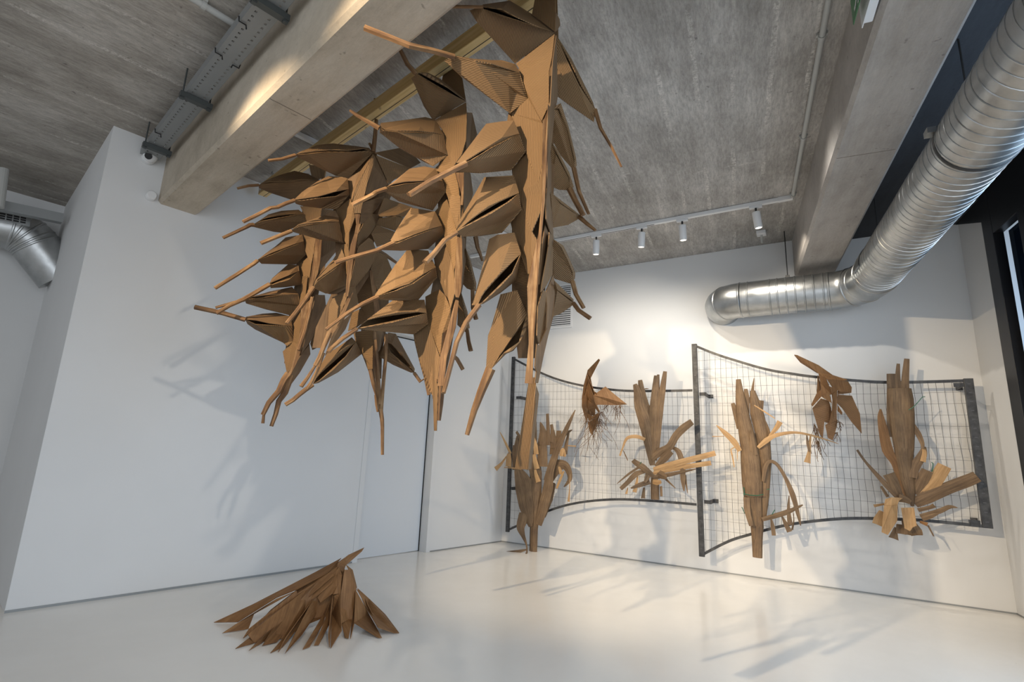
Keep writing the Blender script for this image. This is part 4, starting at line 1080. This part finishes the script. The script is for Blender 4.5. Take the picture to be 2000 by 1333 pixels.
def roll(root, S, txt, d=.05, m='husk', name='stem', arc=1.0, depth=.6):
    """tube or half-open roll along x,y,width points"""
    p, _ = pts_of(txt); n = 9
    pts = [S.P(k[0], k[1], d) for k in p]; w = [k[2] / k[3] / F_PX * depth_of(P) / 2 for k, P in zip(p, pts)]
    q = MB(); rows = []; L = 0
    for i, P in enumerate(pts):
        dr = (pts[min(i + 1, len(pts) - 1)] - pts[max(i - 1, 0)]).normalized(); sd = dr.cross(NB).normalized()
        if i: L += (P - pts[i - 1]).length
        rows.append(([P + sd * (w[i] * math.cos(t)) + NB * (w[i] * depth * math.sin(t)) for t in [2 * PI * arc * k / n for k in range(n + 1)]], L, w[i]))
    for (A, la, wa), (B, lb_, wb) in zip(rows, rows[1:]):
        for k in range(n):
            q.quad_uv([A[k], A[k + 1], B[k + 1], B[k]], [(k * .7 * wa, la), ((k + 1) * .7 * wa, la), ((k + 1) * .7 * wa, lb_), (k * .7 * wa, lb_)])
    return q.build(name, m, root, solid=0.004)

def facet(root, S, txt, d=.05, m='fan', ridge=None, name='folded_panel'):
    p, _ = pts_of(txt)
    q = MB(); cxm = (sum(k[0] for k in p) / len(p), sum(k[1] for k in p) / len(p))
    q.face([S.P(k[0], k[1], k[2] if k[2] is not None else d) for k in p], S.rdir(ridge, cxm, d) if ridge else None)
    return q.build(name, m, root, solid=0.004)
def plant(px, py, label, off=.06):
    S = Wallsheet(off); base = S.P(px, py)
    return thing('cardboard_plant', base, label, 'cardboard sculpture', 'cut cardboard plants tied to the wire panels'), S

def tie(root, S, txt, d=.09):
    p, _ = pts_of(txt); q = MB(); q.tube([S.P(k[0], k[1], d) for k in p], 0.0035, 6); return q.build('wire_tie', 'tie', root)

# --- 1: bushy stalk at far left, resting on the floor
t, S = plant(1041, 1082, 'bushy cardboard stalk of upright leaves in the far corner, its stem on the floor', .02)
roll(t, S, 'v338,1206,54 343,1040,56 348,960,66 352,800,88 356,680,84 352,600,66', .05)
for a in ('v322,1030,30 280,900,80 255,780,80 232,650,40', 'v314,1010,50 295,850,100 285,740,90 245,655,24', 'v372,1020,44 402,900,70 432,780,70 445,680,56 482,560,44 560,380,30 612,270,4',
          'v395,640,80 396,505,66', 'v345,700,60 320,600,50 318,500,40'): leaf(t, S, a, .10)
for a in ('v388,960,66 425,840,90 462,740,50', 'v430,740,60 475,650,96 530,628,60 562,655,46 576,720,30 538,772,6', 'v390,520,76 402,430,60 384,350,6', 'v436,500,32 434,390,25 430,295,20',
          'v452,480,36 462,420,26 456,365,20', 'v345,560,36 346,420,34 347,302,20', 'v235,640,64 228,540,50 240,440,24', 'v216,660,34 212,560,26 214,500,18', 'v300,560,50 250,450,20 228,412,16',
          'v480,600,30 496,500,40 505,405,34', 'v545,560,30 556,480,22 569,415,12', 'v470,520,50 465,440,40 470,400,10', 'v510,500,40 530,440,36 592,400,4', 'v470,560,60 478,480,50 520,440,30'):
    leaf(t, S, a, .05, .02)
for a in ('v358,560,36 352,500,30 340,440,4', 'v362,655,40 350,600,30 344,560,22', 'v372,740,36 356,690,24 350,660,16', 'v190,556,18 160,490,16 122,415,3', 'v166,570,6 130,620,18 92,656,32', 'v176,640,44 178,590,40 180,555,24',
          'v148,645,5 220,650,8 262,655,14', 'v545,575,16 530,530,30 520,572,26', 'v562,503,6 616,507,8', 'v490,782,14 515,720,18 538,670,8', 'v568,868,16 574,790,6 578,690,2', 'v520,690,24 512,660,20 505,640,10'):
    leaf(t, S, a, .12, .14, 'husk_light')
leaf(t, S, 'v272,940,56 262,1000,70 256,1040,60 272,1090,30 294,1150,10 295,1210,12 275,1264,4', .10, .24)
leaf(t, S, 'v290,1200,8 298,1230,8 292,1262,3', .24, .26)
leaf(t, S, 'v296,1180,8 210,1200,28 124,1216,36', .20, .30)
tie(t, S, 'v385,896 410,898 430,890 444,880', .08)

# --- 2: splayed stalk with three uprights
t, S = plant(1280, 976, 'cardboard stalk with tall forked top and long blades splayed over the middle steel post')
roll(t, S, 'q1414,818,66 1412,700,66 1408,640,50', .04)
for a in ('p1392,1040,40 1372,900,76 1332,700,100 1292,560,96 1272,450,66 1250,378,30', 'p1402,1000,50 1410,800,84 1408,600,84 1414,450,60 1424,308,36', 'p1424,900,50 1448,600,64 1470,450,54 1496,274,30'): leaf(t, S, a, .06)
for a in ('p1340,580,70 1308,450,56 1292,345,34', 'p1380,700,60 1340,560,60 1310,500,30', 'p1430,700,40 1436,520,30 1440,300,20'): leaf(t, S, a, .03)
for a, m in (('p1388,990,30 1450,935,64 1530,890,60 1580,805,60 1640,740,62 1716,684,50', 'husk'), ('p1402,1075,34 1500,1050,56 1620,1015,50 1905,940,40', 'husk_light'), ('p1400,1105,26 1600,1062,40 1870,1020,36', 'husk_light'),
             ('p1400,1140,34 1550,1112,30 1745,1070,8', 'husk'), ('p1420,1050,30 1490,980,64 1545,925,50', 'husk'), ('p1548,892,18 1606,930,44 1636,1040,46 1640,1150,40 1650,1250,8', 'husk'), ('p1655,1120,26 1680,1268,4', 'husk'),
             ('p1402,1130,34 1320,1060,54 1260,1020,44 1234,998,36', 'husk'), ('p1300,1045,18 1200,1110,18 1104,1190,4', 'husk'), ('p1340,1088,20 1260,1110,44 1190,1180,36 1134,1232,30', 'husk'), ('p1372,1172,40 1290,1200,36 1216,1226,10', 'husk'),
             ('p1272,1130,10 1262,1200,26 1246,1258,34', 'husk_light'), ('p1192,1222,5 1180,1272,20', 'husk_light'), ('p1325,1220,14 1316,1308,36', 'husk'), ('p1462,1210,20 1466,1292,20', 'husk'), ('p1500,1150,20 1580,1226,6', 'husk'),
             ('p1395,1172,34 1430,1178,46 1465,1174,20', 'husk_light'), ('p1332,830,26 1262,805,30 1186,820,24 1150,900,12 1128,962,16', 'husk_light'), ('p1152,912,3 1172,955,9 1192,1000,6', 'husk'), ('p1430,1100,60 1470,1120,60 1510,1140,30', 'husk'), ('p1360,1110,50 1340,1160,30 1330,1180,20', 'husk')):
    leaf(t, S, a, .07, .13, m)
leaf(t, S, 'p1320,420,3 1340,416,9 1362,416,3', .0, .0)
tie(t, S, 'p1285,1040 1296,1022 1302,1012', .1)

# --- 3: tall rolled stalk on the right panel
t, S = plant(1476, 1088, 'tall rolled cardboard stalk right of the middle post, bound by green wire, with curling strips')
roll(t, S, 's806,1294,92 802,1100,104 800,960,124 780,800,160 762,640,190', .04)
roll(t, S, 's762,650,184 752,500,200 735,300,190 720,120,170 r690,1010,150 650,800,120 625,640,90 605,440,44', .055, arc=.62)
roll(t, S, 's868,900,50 880,640,90 890,300,110 r880,1180,120 850,1000,130 800,800,130 770,640,80 756,560,44', .03, arc=.62)
for a in ('r738,690,50 755,550,30 771,424,4', 'r620,960,60 580,800,60 545,690,36', 'r838,760,50 846,662,50', 'r900,1160,70 912,1000,56 860,832,20', 'r690,800,60 690,640,60 684,540,30', 'r600,640,20 590,580,18 578,560,14', 'r860,900,40 850,840,30 852,800,12'): leaf(t, S, a, .03, .05)
for a, m in (('r622,1196,44 560,1100,62 470,1010,50 374,924,8', 'husk_light'), ('r460,1040,4 400,1042,8 330,1042,10', 'husk_light'), ('r586,1150,12 530,1178,10 540,1240,18', 'husk_light'), ('s525,150,10 545,240,14 562,340,10', 'husk_light'), ('s596,150,6 594,220,8 594,275,3', 'husk_light'),
             ('r812,1160,30 900,1085,54 1000,1030,40 1200,1000,26 1420,1042,18 1662,1120,4', 'husk_light'), ('r930,1040,18 1000,960,44 1045,885,56', 'husk_light'), ('r772,712,8 880,780,14 990,852,8', 'husk_light'),
             ('s766,212,84 756,120,60 746,0,36 r743,975,26', 'husk'), ('s866,490,26 885,360,40 930,282,34 1010,310,34 1100,450,34 1180,640,54 1232,830,36 1262,958,8', 'husk'), ('s856,892,40 1000,852,50 1130,810,50 1284,738,12', 'husk'),
             ('s1140,640,6 1135,800,34 1152,952,54', 'husk'), ('s945,870,8 966,960,40 980,1062,40', 'husk'), ('s1062,850,8 1100,930,40 1146,1022,54', 'husk'), ('s1172,1002,20 1190,900,10 1180,815,5', 'husk'),
             ('r1326,1020,10 1336,1120,26 1352,1200,16', 'husk'), ('r1366,1030,14 1352,1200,30 1330,1318,64', 'husk_light'), ('s690,660,60 700,800,60 740,960,40', 'husk')):
    leaf(t, S, a, .10, .14, m)
tie(t, S, 's660,620 720,634 800,640 870,628', .125); tie(t, S, 's650,555 662,556 668,600 664,640', .10); tie(t, S, 's640,760 655,790 672,830', .10); tie(t, S, 's960,840 980,805 990,790', .12); tie(t, S, 's905,575 935,572', .1)

# --- 4: stalk at far right
t, S = plant(1776, 1030, 'cardboard stalk at far right with wide blades splayed at its foot and loops curling down')
roll(t, S, 'u822,700,24 795,560,90 770,420,130 735,200,150 t732,1060,170 720,900,200 705,700,220 695,540,220 684,430,200', .05, arc=.64)
for a in ('t612,500,90 602,380,84 594,272,74', 't672,480,70 666,300,44 672,166,28', 't742,500,80 745,330,66 762,114,46', 't590,940,50 572,700,40 562,380,16'): leaf(t, S, a, .05)
for a, m in (('u762,620,18 700,470,44 640,250,70 t560,1080,100 512,860,84 486,720,54 486,644,10', 'fan'), ('t812,790,36 878,900,54 922,1000,40 930,1060,20', 'husk'), ('t945,1040,30 925,1130,80 850,1250,90 u830,400,60', 'husk'), ('t935,1050,20 948,1110,40 930,1200,50', 'husk_light'),
             ('u690,620,60 540,470,52 330,235,24 238,104,22', 'husk'), ('u690,600,60 620,450,100 570,358,110', 'husk'), ('u562,600,30 490,488,24', 'husk'), ('u850,570,40 920,430,110 978,320,100', 'husk'), ('u910,570,60 1050,440,130 1160,270,120', 'husk_light'),
             ('u840,670,90 980,600,130 1200,505,120 1400,430,120 1505,385,110', 'husk'), ('u880,740,40 1000,712,34 1052,690,46', 'husk'), ('u900,800,30 1100,752,50 1210,705,40 1296,714,6', 'husk'), ('u920,830,50 1010,802,50 1102,772,10', 'husk'),
             ('u500,752,50 466,840,90 450,892,90', 'husk_light'), ('u640,920,16 630,990,60 622,1040,90', 'husk'), ('u690,890,60 700,990,90', 'husk'), ('u800,870,80 850,960,120 870,1006,100', 'husk'), ('u900,862,24 980,892,40', 'fan'), ('u985,900,18 1045,1016,12', 'husk'), ('u525,675,16 415,695,30', 'husk_light'), ('u760,850,90 770,960,80 775,1000,60', 'husk')):
    leaf(t, S, a, .05, .09, m)
leaf(t, S, 'u800,660,40 740,625,70 680,612,80', .12, .10, 'husk', curl=.3)
facet(t, S, 'u535,625,.10 600,606,.15 720,612,.13 680,640,.14 665,680,.16 600,690,.19 522,690,.17', m='husk_light', ridge=(0, 100), name='leaf')
facet(t, S, 'u522,690,.17 600,690,.19 666,680,.16 660,850,.17 640,885,.16 562,1002,.15 495,972,.15', m='husk_light', ridge=(4, 100), name='leaf')
facet(t, S, 'u700,715,.12 838,712,.13 866,905,.16 825,920,.16 795,962,.15 738,932,.14', m='husk_light', ridge=(10, 100), name='leaf')
tie(t, S, 't780,655 830,625 880,570 925,518 955,514', .12); tie(t, S, 'u1028,335 1036,290 1038,245 1020,235', .1)

# ================================================================== two shredded cardboard masks
def mask(px, py, label):
    S = Wallsheet(.05); 
    return thing('cardboard_mask', S.P(px, py), label, 'cardboard sculpture', 'shredded cardboard heads on the wire panels'), S
def fringe(root, S, x0, y0, x1, y1, n, length, seed, d=.06, spread=.35, view='p', r=.0022):
    rnd = random.Random(seed); ox, oy, sc_ = VIEW[view]
    q = MB()
    for k in range(n):
        u = rnd.random(); x = x0 + (x1 - x0) * u; y = y0 + (y1 - y0) * u; L = length * rnd.uniform(.35, 1.0); a = rnd.gauss(0, spread)
        pts = []; dd = d + rnd.uniform(-.03, .04)
        for j in range(6):
            pts.append(S.P(ox + x / sc_, oy + y / sc_, dd)); a += rnd.gauss(0, .28); a *= .85
            x += math.sin(a) * L / 5; y += math.cos(a) * L / 5; dd += rnd.uniform(-.008, .008)
        q.tube(pts, r, 4)
    o = q.build('fringe', 'tail', root); o['kind'] = 'stuff'; return o
t, S = mask(1160, 790, 'small folded cardboard head with a thready fringe, hanging on the left wire panel')
for a in (('p955,172,.2 966,182,.2 905,300,.12 890,330,.11 900,380,.11 870,310,.08 868,262,.1',), ('p840,380,.0 866,262,.02 905,400,.03 925,520,.02 900,640,.0 845,620,.0 818,500,.0',), ('p868,262,.1 888,322,.12 870,300,.1 852,400,.03 835,470,.02 820,485,.0 835,380,.02',), ('p862,300,.1 905,400,.14 922,455,.12 905,440,.08 880,380,.04',),
          ('p855,400,.1 880,370,.1 905,450,.14 928,530,.14 965,600,.12 955,612,.10 905,540,.06 860,470,.04',), ('p912,470,.12 1010,398,.0 1080,460,.0 1186,543,.04 1000,488,.1',), ('p930,546,.12 912,470,.12 1000,488,.1 1186,544,.04 1105,550,.05',),
          ('p820,485,.02 855,450,.06 880,560,.0 860,690,.04 840,640,.03 818,560,.0',), ('p868,690,.05 955,640,.06 950,690,.06 900,792,.06 880,760,.05',), ('p840,600,.06 900,640,.10 960,610,.10 955,640,.08 880,680,.07',)): facet(t, S, a[0], ridge=(20, 100))
facet(t, S, 'p900,425,.09 940,450,.11 948,545,.11 925,565,.09 905,500,.07', ridge=(20, 100))
facet(t, S, 'p862,500,.02 930,560,.02 925,640,.02 860,620,.02', m='shred', ridge=(100, 10), name='shredded_panel')
fringe(t, S, 835, 560, 950, 640, 34, 150, 1, spread=.6); fringe(t, S, 860, 720, 970, 660, 26, 340, 2); fringe(t, S, 960, 550, 1150, 548, 22, 110, 3, spread=.6); fringe(t, S, 1090, 560, 1130, 552, 10, 270, 4, spread=.2); fringe(t, S, 955, 620, 985, 600, 20, 150, 8, spread=.8)
fringe(t, S, 850, 680, 960, 680, 26, 140, 9, spread=.6)
t, S = mask(1620, 790, 'folded cardboard head with slatted wings, hanging over the top rail of the right wire panel')
for a in ('r1195,180,.16 1225,184,.16 1450,290,.1 1600,395,.06 1745,440,.04 1755,452,.05 1620,450,.1 1540,440,.12 1440,372,.12 1300,265,.14', 'r1195,185,.16 1300,268,.14 1440,375,.1 1420,360,.06 1260,262,.1',
          'r1450,380,.13 1620,440,.1 1760,462,.04 1800,525,.02 1795,580,.02 1680,572,.08 1600,530,.12 1540,440,.14', 'r1450,378,.12 1535,440,.16 1562,512,.16 1590,600,.12 1480,618,.1 1470,480,.1',
          'r1562,512,.16 1648,542,.14 1640,600,.1 1600,690,.1 1590,600,.12', 'r1440,390,.1 1470,480,.06 1475,600,.04 1430,600,.02', 'r1430,590,.06 1482,545,.1 1480,620,.1 1385,725,.04 1374,705,.02', 'r1480,620,.12 1560,575,.14 1590,690,.12 1570,665,.06',
          'r1600,600,.14 1646,545,.12 1642,760,.1 1600,860,.1 1560,920,.1 1592,770,.12', 'r1655,715,.1 1700,790,.12 1695,815,.1 1650,770,.08'): facet(t, S, a, ridge=(30, 100))
for a, rg in (('r1475,640,.10 1560,665,.08 1590,780,.04 1560,905,.04 1510,888,.05 1450,830,.06 1385,745,.06', (100, 18)), ('r1385,745,.07 1450,830,.07 1512,885,.06 1495,1075,.06 1450,980,.05', (100, 14)), ('r1650,600,.06 1800,612,.0 1885,800,.0 1905,1012,.02 1800,890,.04 1700,745,.06 1645,690,.08', (100, 28)),
              ('r1520,925,.07 1600,860,.09 1640,770,.09 1645,930,.07 1600,1085,.06 1550,1060,.06', (100, 20))): facet(t, S, a, .05, 'shred', rg, 'shredded_panel')
facet(t, S, 'r1650,560,.05 1797,575,.02 1797,582,.02 1650,600,.05', m='shred', ridge=(100, 3), name='shredded_panel')
fringe(t, S, 1640, 860, 1690, 900, 12, 120, 5, view='r', spread=.9); fringe(t, S, 1400, 900, 1440, 960, 12, 330, 6, view='r', spread=.12); fringe(t, S, 1430, 1080, 1450, 1090, 8, 240, 7, view='r', spread=.3); fringe(t, S, 1620, 1000, 1680, 1000, 8, 120, 10, view='r', spread=.7)

# ================================================================== folded fan of cardboard on the floor
fo = on_z(600, 1215, 0.0)
ft = thing('cardboard_fan', fo, 'folded brown cardboard fan standing like a bird on the floor at lower left', 'cardboard sculpture')
FS = Sheet(fo)
def fin(txt, name='fin', m='fan'):
    """a trailing 0 depth flag of 9 puts the point on the floor"""
    p, _ = pts_of(txt); pts = []
    for k in p:
        if k[2] == 9: pts.append(on_z(k[0], k[1], 0.006))
        else:
            P = FS.P(k[0], k[1], k[2] or 0.0); pts.append(P if P.z > .045 else on_z(k[0], k[1], .045))
    q = MB(); q.face(pts, pts[0] - pts[len(pts) // 2]); return q.build(name, m, ft, solid=0.004)
for a in ('w1555,150,-.02 1530,190,-.02 1375,325,.02 1300,300,.04 1400,222,.0', 'w1300,298,.04 1380,240,.0 1375,325,.04 1345,400,.04 1290,330,.05',
          'w1330,255,-.03 1090,385,-.06 850,520,-.08 470,705,-.06 88,882,9 322,878,9 700,640,.0 900,560,.02 1200,400,.02',
          'w895,572,.04 700,650,.03 330,880,.02 168,988,9 425,946,9 480,800,.03', 'w895,572,.06 905,625,.06 640,830,.04 375,1035,9 430,946,.02',
          'w905,640,.06 880,700,.05 600,900,.03 298,1138,9 470,1085,9 700,870,.05', 'w950,690,.08 880,735,.07 620,950,.05 428,1158,9 545,1090,9 760,900,.06', 'w955,690,.10 935,800,.08 700,1075,9 560,1110,9 620,1010,.06 880,740,.09',
          'w1052,660,.09 1030,720,.08 880,900,.04 640,1180,9 760,1120,9 940,900,.06', 'w1100,685,.12 1085,800,.10 950,1000,.04 780,1188,9 900,940,.08 1050,665,.11', 'w1052,662,.1 900,900,.05 715,1172,9 790,1030,.06',
          'w1235,640,.10 1160,800,.08 955,1145,9 1020,1120,9 1150,900,.06', 'w1250,615,.13 1215,900,.09 1110,1102,9 1065,1105,9 1130,960,.06 1210,750,.1', 'w1265,620,.13 1320,600,.14 1335,960,.05 1228,1132,9 1240,800,.1', 'w1250,620,.12 1238,800,.08 1215,1125,9 1205,1000,.03',
          'w1300,400,.08 1335,420,.1 1322,600,.14 1255,610,.13 1240,600,.11', 'w1360,370,.08 1412,365,.07 1475,555,.08 1440,850,.05 1400,1040,9 1365,1030,9 1325,860,.06 1325,600,.12', 'w1380,322,.04 1440,370,.0 1482,540,.02 1470,565,.08 1415,390,.07',
          'w1470,565,.10 1600,800,.06 1725,1032,9 1690,1030,9 1455,885,.0', 'w1480,555,.06 1560,640,.04 1700,940,9 1620,800,.05', 'w1490,550,.02 1600,650,-.02 1760,805,-.02 1895,985,9 1850,985,9 1690,930,.0 1565,730,.03',
          'w1300,330,.06 1240,500,.09 1060,655,.09 950,690,.07 900,600,.04 1100,480,.03', 'w1310,340,.08 1340,420,.09 1245,600,.12 1130,690,.1 1100,640,.08 1240,430,.06', 'w1240,400,.07 1262,420,.09 1100,560,.09 960,685,.08 1040,570,.07', 'w1475,560,.08 1460,880,.02 1420,1040,9 1440,800,.04'):
    fin(a)

for a in ('w1290,300,-.02 1380,240,-.02 1350,420,-.01 1310,620,.0 1200,820,.0 1000,900,.0 700,900,-.01 500,920,-.02 640,760,-.03 900,560,-.04', 'w1360,360,-.02 1470,560,.0 1440,830,.0 1320,900,.0 1310,500,.0',
          'w900,600,-.03 1090,480,-.03 1080,700,.0 760,1040,9 480,1080,9 420,1000,.0'): fin(a, 'fan_core')
